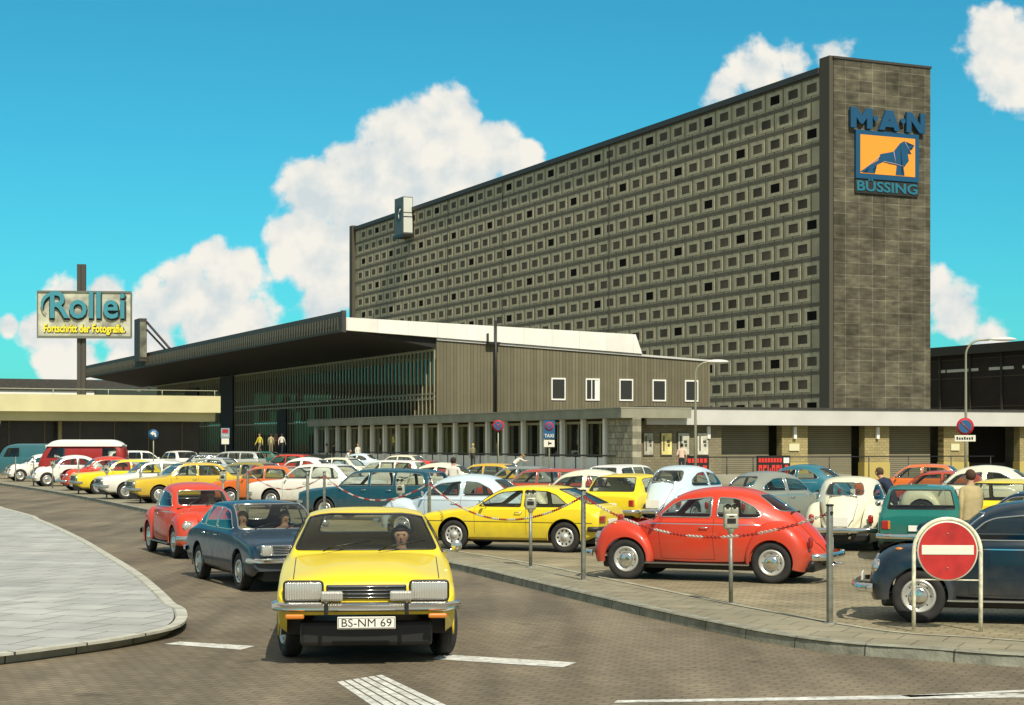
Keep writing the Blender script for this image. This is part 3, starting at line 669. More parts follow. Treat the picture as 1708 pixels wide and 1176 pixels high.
SPEC['sedan'] = dict(x0=-2.05, x1=2.05, hw=.79, belt=.92, axles=(1.22, -1.20), wr_=.30, seatx=-.05, seatz=.42,
  T=[(2.05,.76),(2.03,.81),(1.96,.84),(1.5,.89),(1.02,.93),(.90,.96),(.62,1.20),(.40,1.35),(.28,1.385),(-.2,1.41),(-.75,1.39),(-.95,1.35),(-1.18,1.16),(-1.38,.985),(-1.50,.95),(-1.9,.92),(-2.02,.89),(-2.05,.84)],
  W=[(2.05,.74),(2.0,.77),(1.8,.785),(-1.8,.785),(-2.0,.765),(-2.05,.73)],
  B=[(2.05,.66),(1.9,.77),(1.5,.82),(.9,.89),(0,.915),(-1.2,.91),(-1.6,.87),(-2.05,.78)],
  R=[(2.05,.70),(1.5,.69),(.95,.68),(.5,.61),(.2,.585),(-.6,.585),(-1.0,.59),(-1.4,.67),(-2.05,.69)],
  bot=[(2.05,.36),(1.8,.25),(-1.8,.27),(-2.05,.36)],
  side=[[(.80,.955),(.44,1.29),(.34,1.32),(-.10,1.335),(-.10,.955)],[(-.17,.955),(-.17,1.335),(-.68,1.32),(-.86,1.27),(-1.05,1.10),(-1.10,.99),(-1.02,.96)]],
  ws=(.645,.56,.965,1.355,.2), rw=(.60,.52,1.0,1.34,-.85), trim=CHROME, gaps=[[(.82,.93),(.80,.38)],[(-.135,.93),(-.15,.36)],[(-.95,.94),(-.98,.66)]], tops=[[(.96,-.64),(.96,.64)]],
  fb=(2.12,.50,.09), rb=(-2.12,.50,.09), grille=(2.06,.66,.16,.62), lamp=(.17,.17,.56,.67,2.075,1), tail=(.22,.14,.58,.70,-2.06), pz=.38, hand=[(.0,.84),(-.85,.84)], seatm=SEATL)
SPEC['estate'] = dict(x0=-2.08, x1=2.05, hw=.79, belt=.92, axles=(1.22, -1.22), wr_=.30, seatx=-.02, seatz=.42,
  T=[(2.05,.72),(2.02,.79),(1.94,.83),(1.5,.89),(1.02,.93),(.90,.96),(.60,1.21),(.38,1.36),(.24,1.395),(-.3,1.42),(-1.2,1.41),(-1.65,1.385),(-1.80,1.34),(-1.95,1.10),(-2.03,.93),(-2.06,.86),(-2.08,.78)],
  W=[(2.05,.73),(2.0,.765),(1.8,.785),(-1.8,.785),(-2.0,.77),(-2.08,.73)],
  B=[(2.05,.62),(1.9,.75),(1.5,.82),(.9,.89),(0,.915),(-1.8,.915),(-2.0,.88),(-2.08,.72)],
  R=[(2.05,.68),(1.5,.69),(.95,.68),(.5,.61),(.2,.585),(-1.0,.585),(-1.7,.585),(-1.95,.66),(-2.08,.69)],
  bot=[(2.05,.36),(1.8,.25),(-1.8,.27),(-2.08,.36)],
  side=[[(.80,.955),(.42,1.30),(.30,1.33),(-.10,1.345),(-.10,.955)],[(-.17,.955),(-.17,1.345),(-.85,1.34),(-.85,.955)],[(-.93,.955),(-.93,1.335),(-1.55,1.32),(-1.70,1.24),(-1.80,.975)]],
  ws=(.645,.56,.965,1.365,.2), rw=(.60,.50,.98,1.31,-1.7), trim=CHROME, gaps=[[(.82,.93),(.80,.38)],[(-.135,.93),(-.15,.36)],[(-.89,.94),(-.93,.66)]], tops=[[(.96,-.64),(.96,.64)]],
  fb=(2.12,.50,.09), rb=(-2.15,.50,.09), grille=(2.06,.66,.16,.62), lamp=(.17,.17,.56,.67,2.075,1), tail=(.14,.24,.66,.72,-2.09), pz=.38, hand=[(.0,.84),(-.75,.84)], seatm=SEATL)
SPEC['hatch'] = dict(x0=-1.86, x1=1.82, hw=.79, belt=.90, axles=(1.17, -1.20), wr_=.30, seatx=-.12, seatz=.40,
  T=[(1.82,.72),(1.80,.78),(1.72,.82),(1.35,.87),(.98,.915),(.86,.94),(.55,1.20),(.34,1.34),(.2,1.375),(-.2,1.40),(-.9,1.38),(-1.25,1.33),(-1.5,1.13),(-1.74,.92),(-1.80,.88),(-1.85,.84),(-1.86,.76)],
  W=[(1.82,.75),(1.76,.78),(1.5,.79),(-1.6,.79),(-1.8,.775),(-1.86,.74)],
  B=[(1.82,.62),(1.7,.74),(1.3,.80),(.8,.88),(0,.895),(-1.4,.90),(-1.7,.86),(-1.86,.70)],
  R=[(1.82,.70),(1.3,.70),(.88,.69),(.5,.62),(.2,.595),(-.6,.595),(-1.2,.59),(-1.6,.65),(-1.86,.70)],
  bot=[(1.82,.34),(1.5,.24),(-1.5,.26),(-1.86,.36)],
  side=[[(.76,.935),(.38,1.28),(.26,1.315),(-.22,1.325),(-.22,.935)],[(-.30,.935),(-.30,1.325),(-.92,1.31),(-1.10,1.25),(-1.12,.94)]],
  ws=(.65,.57,.945,1.345,.15), rw=(.62,.54,.96,1.31,-1.2), trim=BLACK, gaps=[[(.78,.90),(.76,.36)],[(-.26,.90),(-.28,.36)]], tops=[[(.92,-.66),(.92,.66)]],
  fb=(1.89,.48,.10), rb=(-1.93,.46,.10), grille=(1.83,.64,.15,.66), lamp=(.16,.17,.56,.65,1.845,1), tail=(.16,.16,.64,.67,-1.865), pz=.36, hand=[(-.12,.82)], seatm=SEATM)
def make_van(high=0):
    root = empty('delivery_van'); zt = 1.93
    sp = dict(x0=-2.12, x1=2.12, T=[(2.12,.95),(2.10,1.10),(2.02,1.25),(1.80,1.62),(1.62,1.80),(1.35,1.89),(1.0,1.93),(-1.5,1.93),(-1.85,1.88),(-2.02,1.74),(-2.10,1.5),(-2.12,1.2)],
      W=[(2.12,.66),(2.04,.76),(1.8,.83),(-1.8,.84),(-2.04,.80),(-2.12,.72)], B=[(2.12,.9),(2.0,1.10),(1.8,1.16),(-2.12,1.16)],
      R=[(2.12,.60),(1.9,.66),(1.5,.68),(-1.7,.68),(-2.12,.62)], bot=[(2.12,.40),(1.8,.30),(-1.8,.30),(-2.12,.42)], crown=[(-3,.10),(3,.10)])
    bm = shell(sp)
    for s in (-1, 1):
        glasspart(bm, cut(bm, rpoly([(1.68,1.22),(1.45,1.68),(.80,1.70),(.80,1.22)], .05), (0, 2), lambda c: c.y*s > .3 and c.z > 1.1), 'side_window', root, BLACK)
        glasspart(bm, cut(bm, rpoly([(-1.05,1.22),(-1.05,1.68),(-1.72,1.68),(-1.72,1.22)], .05), (0, 2), lambda c: c.y*s > .3 and c.z > 1.1), 'side_window', root, BLACK)
        gap(bm, [(.72,1.7),(.72,.45)], side(s)); gap(bm, [(-.3,1.7),(-.3,.45)], side(s))
        for x in (1.2, -1.2):
            bmesh.ops.delete(bm, geom=cut(bm, circ(x, .36, .40), (0, 2), lambda c: c.y*s > .35 and c.z < 1), context='FACES')
    glasspart(bm, cut(bm, rpoly([(-.66,1.26),(-.60,1.66),(.60,1.66),(.66,1.26)], .08), (1, 2), lambda c: c.x > 1.5 and c.z > 1.15), 'windscreen', root, BLACK)
    finish(bm, 'body', [PAINT_PROTO, BLACK, CHROME], root, True, 30)
    well(root, (1.2, -1.2), .80, .40); wheel_parts(root, (1.2, -1.2), .72, .33, 'cap', .16); underbody(root, -1.9, 1.9, .6, .2, .42)
    bumper(root, 2.18, .80, .46, .14, .25, .05, 1, .1, 'front_bumper', WHITE); bumper(root, -2.18, .80, .46, .14, .25, .05, -1, .1, 'rear_bumper', WHITE)
    for s in (-1, 1):
        bm = bmesh.new(); lathe(bm, [(.001, .03), (.06, .025), (.09, .0), (.1, -.03)], 20, 'x', M=Matrix.Translation((2.10, s*.52, .80))); finish(bm, 'headlight', LENS, root)
    seats(root, 1.0, -.6, .9, m=SEATM, wheelx=1.35); plate(root, 2.13, .55, None, 1, .46)
    return root
def roof_cap(root, m):
    bm = bmesh.new(); T = pch([(1.75,1.80),(1.5,2.02),(1.0,2.12),(-1.4,2.12),(-1.8,2.02),(-2.0,1.86)]); rows = []
    for k in range(30):
        x = 1.75-3.75*k/29; t = T(x); r = .78 if -1.7 < x < 1.4 else .70
        rows.append([bm.verts.new((x, y*r, z)) for (y, z) in ((-1.05,1.80-.02),(-1.04,1.84),(-1,t-.12),(-.85,t-.03),(-.5,t-.005),(0,t),(.5,t-.005),(.85,t-.03),(1,t-.12),(1.04,1.84),(1.05,1.78))])
    for i in range(29):
        for j in range(10): bm.faces.new((rows[i][j], rows[i+1][j], rows[i+1][j+1], rows[i][j+1]))
    bm.faces.new(rows[0]); bm.faces.new(rows[-1][::-1]); bmesh.ops.recalc_face_normals(bm, faces=bm.faces[:])
    return finish(bm, 'raised_roof', m, root, True, 40)
PROTO = {}; USED = set()
MK = {'beetle': make_beetle, 'van': make_van}
def car(kind, color, pos, head, label, cat='car', sc=1, group=None, axle=None, ptxt=None):
    """pos: ground point; axle: if given, local x that pos refers to"""
    if kind not in PROTO:
        PROTO[kind] = MK[kind]() if kind in MK else make_car({'coupe': 'coupe_car', 'fastback': 'fastback_car', 'hatch_coupe': 'hatchback_coupe', 'sedan': 'saloon_car', 'estate': 'estate_car', 'hatch': 'hatchback_car'}[kind], SPEC[kind])
        c = PROTO[kind]
    else: c = copy_tree(PROTO[kind])
    h = Vector((head[0], head[1], 0)).normalized(); rz = math.atan2(h.y, h.x)
    p = Vector(pos)
    if axle is not None: p = p-Matrix.Rotation(rz, 3, 'Z') @ (Vector(axle).to_3d()*sc)
    c.location = p; c.rotation_euler = (0, 0, rz); c.scale = (sc,)*3
    pm = paint(color, CL[color])
    for o in [c]+list(c.children_recursive):
        if o.type == 'MESH':
            for sl in o.material_slots:
                if sl.material and sl.material.name.startswith('car paint'):
                    sl.link = 'OBJECT'; sl.material = pm
    return tag(c, label, cat, group)
# ------------------------------------------------------------------ ground, road, kerbs
def sheet(name, pts, z, m, kind='structure', tri=True):
    bm = bmesh.new(); f = bm.faces.new([bm.verts.new((p[0], p[1], z)) for p in pts])
    if f.normal.z < 0: bmesh.ops.reverse_faces(bm, faces=[f])
    bmesh.ops.recalc_face_normals(bm, faces=bm.faces[:])
    for f in bm.faces:
        f.normal_update()
        if f.normal.z < 0: f.normal_flip()
    o = finish(bm, name, m); tag(o, kind=kind); return o
ASPH = brickmat('road setts', (.17,.140,.092), (.21,.172,.115), (.12,.10,.068), 1, .22, .11, .012, stain=.22, rot=.42, bump=.15, big=.35)
def wear(m, sc=(.5, .06), rot=0, lo=.72, hi=1.18, spots=True):
    t = m.node_tree; b = t.nodes['Principled BSDF']; g = t.nodes.new('ShaderNodeTexCoord'); mp = t.nodes.new('ShaderNodeMapping'); mp.inputs['Rotation'].default_value = (0, 0, rot); mp.inputs['Scale'].default_value = (sc[0], sc[1], 1)
    t.links.new(g.outputs['Object'], mp.inputs[0]); n = t.nodes.new('ShaderNodeTexNoise'); n.inputs['Scale'].default_value = 1.6; n.inputs['Detail'].default_value = 7; t.links.new(mp.outputs[0], n.inputs['Vector'])
    r = t.nodes.new('ShaderNodeMapRange'); t.links.new(n.outputs[0], r.inputs[0]); r.inputs[1].default_value = .35; r.inputs[2].default_value = .65; r.inputs[3].default_value = lo; r.inputs[4].default_value = hi
    src = b.inputs['Base Color'].links[0].from_socket; v_ = t.nodes.new('ShaderNodeVectorMath'); v_.operation = 'SCALE'; t.links.new(src, v_.inputs[0]); t.links.new(r.outputs[0], v_.inputs['Scale']); o = v_.outputs[0]
    if spots:
        n2 = t.nodes.new('ShaderNodeTexNoise'); n2.inputs['Scale'].default_value = 1.1; n2.inputs['Detail'].default_value = 3; t.links.new(g.outputs['Object'], n2.inputs['Vector'])
        r2 = t.nodes.new('ShaderNodeMapRange'); t.links.new(n2.outputs[0], r2.inputs[0]); r2.inputs[1].default_value = .66; r2.inputs[2].default_value = .74; r2.inputs[3].default_value = 1; r2.inputs[4].default_value = .55
        v2_ = t.nodes.new('ShaderNodeVectorMath'); v2_.operation = 'SCALE'; t.links.new(o, v2_.inputs[0]); t.links.new(r2.outputs[0], v2_.inputs['Scale']); o = v2_.outputs[0]
    t.links.new(o, b.inputs['Base Color'])
wear(ASPH, (.9, .10), -.43)
LOTM = brickmat('car park paving', (.25,.215,.13), (.305,.26,.165), (.145,.12,.07), 1, .30, .15, .012, stain=.28, rot=.5, bump=.25, big=.5)
SLAB = brickmat('pavement slabs', (.355,.36,.335), (.42,.425,.39), (.17,.165,.14), 1, .75, .75, .014, stain=.14, rot=.30, bump=.25, big=.6)
wear(LOTM, (.5, .5), 0, .8, 1.15); wear(SLAB, (.7, .7), 0, .86, 1.08)
KERB = mat('granite kerb', (.25, .25, .19), .75, noise=.35, nscale=4, bump=.4, bscale=25)
KERBL = mat('pale kerb', (.44, .43, .35), .75, noise=.2, nscale=3, bump=.3, bscale=25)
GROUND = mat('far ground', (.14, .13, .10), .9, noise=.2, nscale=.05)
sheet('ground', [(-3000,-60),(3000,-60),(3000,4000),(-3000,4000)], ROAD-.05, GROUND)
kerb_px = [(-420,745.5),(-200,778),(0,806),(125,826),(250,851),(490,893),(740,937),(850,961),(1020,1001),(1150,1030),(1300,1059),(1420,1074),(1550,1083),(1708,1094),(2100,1112)]
kpts = [G(x, y) for x, y in kerb_px][1:]
sheet('road', [(-80,-20),(60,-20),(60,26),(30,40),(-30,130),(-120,130),(-80,40)], ROAD, ASPH)
def smooth_line(pts, n=6):
    o = []; P = [pts[0]*2-pts[1]]+pts+[pts[-1]*2-pts[-2]]
    for i in range(1, len(P)-2):
        for k in range(n):
            t = k/n; a, b_, c, d = P[i-1], P[i], P[i+1], P[i+2]
            o.append(.5*((2*b_)+(c-a)*t+(2*a-5*b_+4*c-d)*t*t+(3*b_-a-3*c+d)*t**3))
    return o+[P[-2]]
kl = smooth_line(kpts)
sheet('car_park', [p for p in kl]+[Vector((60,18,0)), Vector((120,200,0)), Vector((-140,250,0)), Vector((-90,150,0))], 0, LOTM)
def kerb(name, line, wd, z0, z1, m, sgn=1, joint=1.0):
    """line = outer edge; the stone lies on the left (sgn=1) of the line"""
    ln_ = [0]
    for a, b_ in zip(line[:-1], line[1:]): ln_.append(ln_[-1]+(b_-a).length)
    def at_(t):
        for i in range(len(ln_)-1):
            if t <= ln_[i+1]: return line[i].lerp(line[i+1], (t-ln_[i])/max(1e-6, ln_[i+1]-ln_[i]))
        return line[-1]
    line = [at_(t) for k in range(int(ln_[-1])) for t in (k, k+.02, k+.35, k+.68)]
    bm = bmesh.new(); rows = []
    for i, p in enumerate(line):
        d = (line[min(i+1, len(line)-1)]-line[max(i-1, 0)]).normalized(); n = Vector((-d.y, d.x, 0))*sgn
        rows.append([bm.verts.new(q) for q in ((p.x, p.y, z0), (p.x+n.x*.012, p.y+n.y*.012, z1-.025), (p.x+n.x*.035, p.y+n.y*.035, z1), (p.x+n.x*wd, p.y+n.y*wd, z1), (p.x+n.x*wd, p.y+n.y*wd, z1-.03))])
    for i in range(len(rows)-1):
        for k in range(4): bm.faces.new((rows[i][k], rows[i+1][k], rows[i+1][k+1], rows[i][k+1])).material_index = 1 if i % 4 == 0 else 0
    bmesh.ops.recalc_face_normals(bm, faces=bm.faces[:])
    for f in bm.faces:
        f.normal_update()
        if abs(f.normal.z) > .5 and f.normal.z < 0: f.normal_flip()
    o = finish(bm, name, [m, JOINTD]); tag(o, kind='structure'); return o
JOINTD = mat('kerb joint', (.06,.055,.04), .9)
kerb('kerb', kl, .16, ROAD, .012, KERB, 1)
# strip of bare concrete along the meters, in front of the bays
def offset_line(line, o):
    r = []
    for i, p in enumerate(line):
        d = (line[min(i+1, len(line)-1)]-line[max(i-1, 0)]).normalized(); r.append(p+Vector((-d.y, d.x, 0))*o)
    return r
def ribbon(name, line, o0, o1, z, m):
    a = offset_line(line, o0); b_ = offset_line(line, o1); bm = bmesh.new()
    va = [bm.verts.new((p.x, p.y, z)) for p in a]; vb = [bm.verts.new((p.x, p.y, z)) for p in b_]
    for i in range(len(a)-1): bm.faces.new((va[i], va[i+1], vb[i+1], vb[i]))
    o = finish(bm, name, m); return tag(o, kind='structure')
PALEM = brickmat('meter strip paving', (.24,.22,.15), (.28,.25,.17), (.13,.12,.08), 1, .5, .5, .01, stain=.25, rot=.42, bump=.2, big=.7)
ribbon('meter_strip', kl, .18, 1.25, .006, PALEM)
DRAINM = mat('gutter setts', (.33, .32, .23), .8, noise=.3, nscale=3)
ribbon('drain_strip', kl, 1.27, 1.37, .010, DRAINM)
# traffic island
isl = [(-500,760),(-200,800),(0,848),(60,868),(120,896),(170,926),(215,955),(250,985),(272,1008),(286,1030),(290,1045),(280,1058),(255,1067),(180,1082),(90,1095),(0,1107),(-200,1128),(-500,1150)]
il = smooth_line([G(x, y, ROAD if i > 8 else 0) for i, (x, y) in enumerate(isl)], 5)
sheet('traffic_island', il, 0, SLAB)
kerb('island_kerb', il, .17, ROAD, .010, KERBL, 1 if True else -1)
# painted road markings
PM = mat('road marking paint', (.60, .60, .54), .7, noise=.25, nscale=6, bump=.2)
_t = PM.node_tree; _n = _t.nodes.new('ShaderNodeTexNoise'); _n.inputs['Scale'].default_value = 9; _n.inputs['Detail'].default_value = 9; _n.inputs['Roughness'].default_value = .75; _tc = _t.nodes.new('ShaderNodeTexCoord'); _t.links.new(_tc.outputs['Object'], _n.inputs['Vector'])
_r = _t.nodes.new('ShaderNodeMapRange'); _t.links.new(_n.outputs[0], _r.inputs[0]); _r.inputs[1].default_value = .50; _r.inputs[2].default_value = .66; _r.inputs[4].default_value = .85
_m = _t.nodes.new('ShaderNodeMix'); _m.data_type = 'RGBA'; _t.links.new(_r.outputs[0], _m.inputs[0]); _s = _t.nodes['Principled BSDF'].inputs['Base Color'].links[0].from_socket; _t.links.new(_s, _m.inputs[6]); _m.inputs[7].default_value = (.17, .135, .09, 1); _t.links.new(_m.outputs[2], _t.nodes['Principled BSDF'].inputs['Base Color'])
def mark(name, px, label=None):
    bm = bmesh.new(); vs_ = [G(x, y, ROAD+.004) for x, y in px]; bm.faces.new([bm.verts.new(p) for p in vs_])
    for f in bm.faces:
        f.normal_update()
        if f.normal.z < 0: f.normal_flip()
    o = finish(bm, name, PM); return tag(o, kind='structure')
mark('road_marking', [(735,1091),(962,1105),(938,1113),(722,1099)])
mark('road_marking', [(275,1074),(300,1070),(425,1077.5),(402,1083.5)])
for k in range(6):
    a = 562+k*13; b_ = 640+k*23; mark('road_marking', [(a, 1137-k*2),(a+10, 1135.5-k*2),(b_+19, 1190),(b_, 1190)])
mark('road_marking', [(1024,1172),(1030,1168),(1700,1156),(1720,1160),(1720,1163)])
mark('road_marking', [(1500,1160),(1720,1150),(1720,1153),(1520,1163)])
# ------------------------------------------------------------------ buildings
CONC = mat('grey concrete', (.30, .29, .22), .8, noise=.18, nscale=.6, bump=.2, bscale=6)
CONCL = mat('pale window frame concrete', (.50, .435, .28), .8, noise=.15, nscale=1.5)
PANELC = mat('facade panel', (.45, .385, .235), .8, noise=.18, nscale=.35)
BAND = mat('dark spandrel band', (.15, .125, .085), .8, noise=.2, nscale=.8)
JOINT = mat('panel joint', (.08, .072, .05), .9)
WGL = mat('tower window', (.085, .066, .042), .7, noise=.25, nscale=.23, spec=.15)
_t = WGL.node_tree; _oi = _t.nodes.new('ShaderNodeObjectInfo'); _r = _t.nodes.new('ShaderNodeMapRange'); _r.inputs[3].default_value = .7; _r.inputs[4].default_value = 1.6
_t.links.new(_oi.outputs['Random'], _r.inputs[0]); _v = _t.nodes.new('ShaderNodeVectorMath'); _v.operation = 'SCALE'; _s = _t.nodes['Principled BSDF'].inputs['Base Color'].links[0].from_socket
_t.links.new(_s, _v.inputs[0]); _t.links.new(_r.outputs[0], _v.inputs['Scale']); _t.links.new(_v.outputs[0], _t.nodes['Principled BSDF'].inputs['Base Color'])
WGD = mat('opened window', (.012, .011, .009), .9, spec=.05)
DARKF = mat('dark bronze fascia', (.045, .042, .034), .6, noise=.2, nscale=2)
WFAS = brickmat('white roof fascia', (.80,.78,.70), (.74,.72,.64), (.45,.44,.38), 1, 2.4, 40, .012, rough=.55, stain=.10, plane='xz', bump=.1, big=.5, offset=0)
GFAS = mat('pale grey fascia', (.56, .55, .50), .7, noise=.08, nscale=.5, bump=.1, bscale=4)
STONE = brickmat('slate cladding', (.074,.067,.043), (.115,.104,.068), (.22,.205,.145), 1, 2.4, 1.8, .028, stain=.42, plane='xz', bump=.2, big=.22, offset=.0)
BRICK = brickmat('brown brick', (.20,.175,.105), (.25,.215,.135), (.14,.125,.08), 1, .35, .16, .012, stain=.2, plane='xz', bump=.2, big=.4)
BRICKY = brickmat('yellow brick', (.33,.27,.12), (.39,.32,.15), (.20,.17,.09), 1, .35, .16, .012, stain=.15, plane='xz', bump=.2, big=.8)
RUST = brickmat('rough stone', (.30,.28,.20), (.40,.37,.27), (.2,.19,.13), 1, .5, .35, .03, stain=.3, plane='yz', bump=.5, big=2)
YCON = mat('yellow rendered balcony', (.60, .55, .30), .7, noise=.10, nscale=.4)
FAC = glassmat('hall glass', (.34, .33, .25), .05)
INT = mat('hall interior', (.16, .14, .08), .9, noise=.8, nscale=.22)
MULL = mat('bronze mullion', (.31, .28, .165), .55)
def frame_root(name, p, **k): return empty(name, p, BANG, **k)
def B_(root, name, m, *boxes, smooth=False):
    bm = bmesh.new()
    for b_ in boxes: box(bm, *b_)
    return finish(bm, name, m, root, smooth)
# post tower -------------------------------------------------------
tw = frame_root('tower_block', PS(1385, 11.35), label='long grey high-rise office block with rows of small square windows', cat='building')
TH, TL, TW = 57.8, 211.0, 17.6
B_(tw, 'wall', [PANELC], (.0, TW, 2.4, TL, 0, TH-.9))
wear(STONE, (.3, .3), 0, .70, 1.30, False)
B_(tw, 'end_wall', [STONE], (.35, TW+.2, -.4, 2.4, 0, TH+.9))
B_(tw, 'corner_strip', [JOINT], (-.35, .35, -.25, 2.3, 5, TH+1.3)); B_(tw, 'left_end_strip', [JOINT], (-.9, .6, TL, TL+2.2, 0, TH+.4))
B_(tw, 'roof_edge', [DARKF], (-.55, TW, 2.4, TL, TH-.9, TH), (.2, TW+.35, -.55, 2.4, TH+.9, TH+1.25))
FL = 3.4; z00 = 6.2; rows_n = 15; CW = 5.0
bm = bmesh.new()
for r in range(rows_n+1):
    z = z00+r*FL-.62
    if z < TH-1: box(bm, -.06, 0, 2.4, TL, z, z+.55)
finish(bm, 'spandrel_band', BAND, tw)
bm = bmesh.new()
for k in range(int((TL-2.4)/(CW/2))):
    y = 2.4+k*CW/2; box(bm, -.03, 0, y-.07, y+.07, 4, TH-.9)
finish(bm, 'joint_lines', JOINT, tw)
for y in (70, 118, 148): B_(tw, 'expansion_joint', [JOINT], (-.14, 0, y-.12, y+.12, 4, TH-.9))
def win_geo(bm, y, z, dark=0, M=None):
    hw_, hh = 1.30, .68; fw, fh = 1.95, 1.16; x = -.07
    # raised pale frame as four bars, recessed pane
    for (a, b_, c, d) in ((-fw, -hw_, -fh, fh), (hw_, fw, -fh, fh), (-hw_, hw_, hh, fh), (-hw_, hw_, -fh, -hh)):
        box(bm, x, .0-.005, y+a, y+b_, z+c, z+d, 0)
    f = bm.faces.new([bm.verts.new(q) for q in ((-.045, y-hw_, z-hh), (-.045, y+hw_, z-hh), (-.045, y+hw_, z+hh), (-.045, y-hw_, z+hh))][::-1]); f.material_index = 2 if dark else 1
bm = bmesh.new(); win_geo(bm, 0, 0); wmesh = finish(bm, 'window', [CONCL, WGL, WGD], tw)
bm = bmesh.new(); win_geo(bm, 0, 0, 1); wdark = finish(bm, 'window', [CONCL, WGL, WGD], tw)
slots = []
for r in range(rows_n):
    z = z00+r*FL+1.4
    if z > TH-2.2: continue
    off = CW*.5 if r % 2 else 0
    for c in range(int((TL-6)/CW)):
        y = 2.4+2.3+off+c*CW
        if y > TL-2: continue
        dark = (r % 2 == 0) and ((c+r) % 4 == 0)
        slots.append((y, z, dark))
vis = [s for s in slots if not (s[1] < 6)]
vis.sort(key=lambda s: s[0]); near = vis[:100]; rest = vis[100:]
u1 = u2 = False
for (y, z, dk) in near:
    src = wdark if dk else wmesh
    if dk and not u1: o = wdark; u1 = True
    elif (not dk) and not u2: o = wmesh; u2 = True
    else: o = src.copy(); COL.objects.link(o); o.parent = tw
    o.location = (0, y, z)
bm = bmesh.new()
for (y, z, dk) in rest: win_geo(bm, y, z, dk)
tag(finish(bm, 'far_windows', [CONCL, WGL, WGD], tw), kind='stuff')
# box sign hanging at the roof edge of the tower
yb = 211*.885
p = tw.matrix_world
def tl(x, y, z):
    return Matrix.Rotation(BANG, 3, 'Z') @ Vector((x, y, z))+tw.location
# find local y so that the box sits at px 680..697
def tw_y(px):
    s = 11.35*(px+460)/1845; return (F/s-255.5)/.9109
ys_ = tw_y(690)
sg = empty('roof_sign_box', tl(-1.4, ys_, 0), BANG, label='boxy roof sign standing out from the far roof edge of the high-rise', cat='sign')
B_(sg, 'casing', [mat('shaded sign casing', (.10,.11,.09), .5, noise=.2)], (-1.3, 1.2, 0, 5.6, TH-6.3, TH+2.4))  # dark tone puts the shaded side of the box into its colour
B_(sg, 'front_panel', [mat('pale sunlit sign panel', (.62,.64,.56), .4)], (-1.15, 1.05, -.06, -.004, TH-6.0, TH+2.2))  # pale panel puts the sunlit side of the box into its colour
bm = bmesh.new(); disc(bm, (-1.33, 2.8, TH-1.4), 2.0, (-1, 0, 0), 28); finish(bm, 'clock_face', mat('dim clock face', (.05,.055,.045), .5), sg)
bm = bmesh.new(); tube(bm, [(-1.37, 2.8, TH-1.4), (-1.37, 1.6, TH-.4)], .14, 4); tube(bm, [(-1.37, 2.8, TH-1.4), (-1.37, 2.6, TH-2.6)], .10, 4); finish(bm, 'clock_hands', WHITE, sg)
B_(sg, 'cross_bar', [BLACK], (-1.2, 1.1, -.12, -.065, TH-2.4, TH-2.2), (-1.2, 1.1, -.12, -.065, TH-1.4, TH-1.25), (-1.5, 1.3, -.2, 5.7, TH-7.0, TH-6.35))
# truck-maker sign on the end wall
BLUE = mat('sign blue', (.008, .075, .16), .4); ORG = mat('sign orange', (.85, .33, .03), .45); DKB = mat('sign dark back', (.02, .02, .015), .6)
# local frame on end wall: x to right, z up, y = -.4
ms = empty('lion_sign', tl(0, -.4, 0), BANG, label='blue and orange sign with a lion and lettering on the high-rise end wall', cat='sign')
def ez(py, px=1475): # z on end wall from photo row
    s = 11.35*(7254-px)/(7254-1385); return H+(HY-py)/s
def ex(px):
    X0 = (1385-CX)/11.35; Z0 = F/11.35; k = (px-CX)/F; return (k*Z0-X0)/(.9109-k*.4127)
x0_, x1_ = ex(1422), ex(1527); zt_, zb_ = ez(217, 1422), ez(298, 1422)
w_ = x1_-x0_; cxs = (x0_+x1_)/2
B_(ms, 'panel', [BLUE], (x0_, x1_, -.45, 0, zb_, zt_)); fr = .055*w_
B_(ms, 'orange_field', [ORG], (x0_+fr*1.2, x1_-fr*1.2, -.50, -.455, zb_+fr*1.2, zt_-fr*1.1))
lion = [(.00,.04),(.32,.32),(.36,.46),(.60,.54),(.72,.74),(.80,.80),(.86,.76),(.88,.70),(.98,.72),(.94,.62),(.88,.62),(.92,.52),(.86,.52),(.88,.36),(.80,.22),(.76,.20),(.74,.06),(.80,.02),(.64,.02),(.66,.24),(.52,.26),(.42,.30),(.30,.22),(.22,.10),(.26,.02),(.12,.02),(.16,.14),(.05,.02)]
fw_ = w_-2.4*fr; fh_ = (zt_-zb_)-2.3*fr
bm = bmesh.new(); f = bm.faces.new([bm.verts.new((x0_+1.2*fr+a*fw_, -.56, zb_+1.2*fr+b_*fh_*1.15)) for a, b_ in lion])
bmesh.ops.triangulate(bm, faces=[f])
ex_ = bmesh.ops.extrude_face_region(bm, geom=bm.faces[:]); bmesh.ops.translate(bm, verts=[g for g in ex_['geom'] if isinstance(g, bmesh.types.BMVert)], vec=(0, .05, 0)); bmesh.ops.recalc_face_normals(bm, faces=bm.faces[:])
lo = finish(bm, 'lion_emblem', BLUE, ms)
PKL = mat('sign outline', (.55, .40, .42), .5); bm = bmesh.new()
def lp(a, b_): return (x0_+1.2*fr+a*fw_, -.60, zb_+1.2*fr+b_*fh_*1.15)
for pl in ([(.80,.80),(.92,.52)], [(.60,.54),(.64,.26)], [(.42,.30),(.64,.26),(.78,.22)], [(.05,.08),(.34,.40)]): tube(bm, [lp(*q) for q in pl], .045, 5)
finish(bm, 'emblem_outline', PKL, ms)
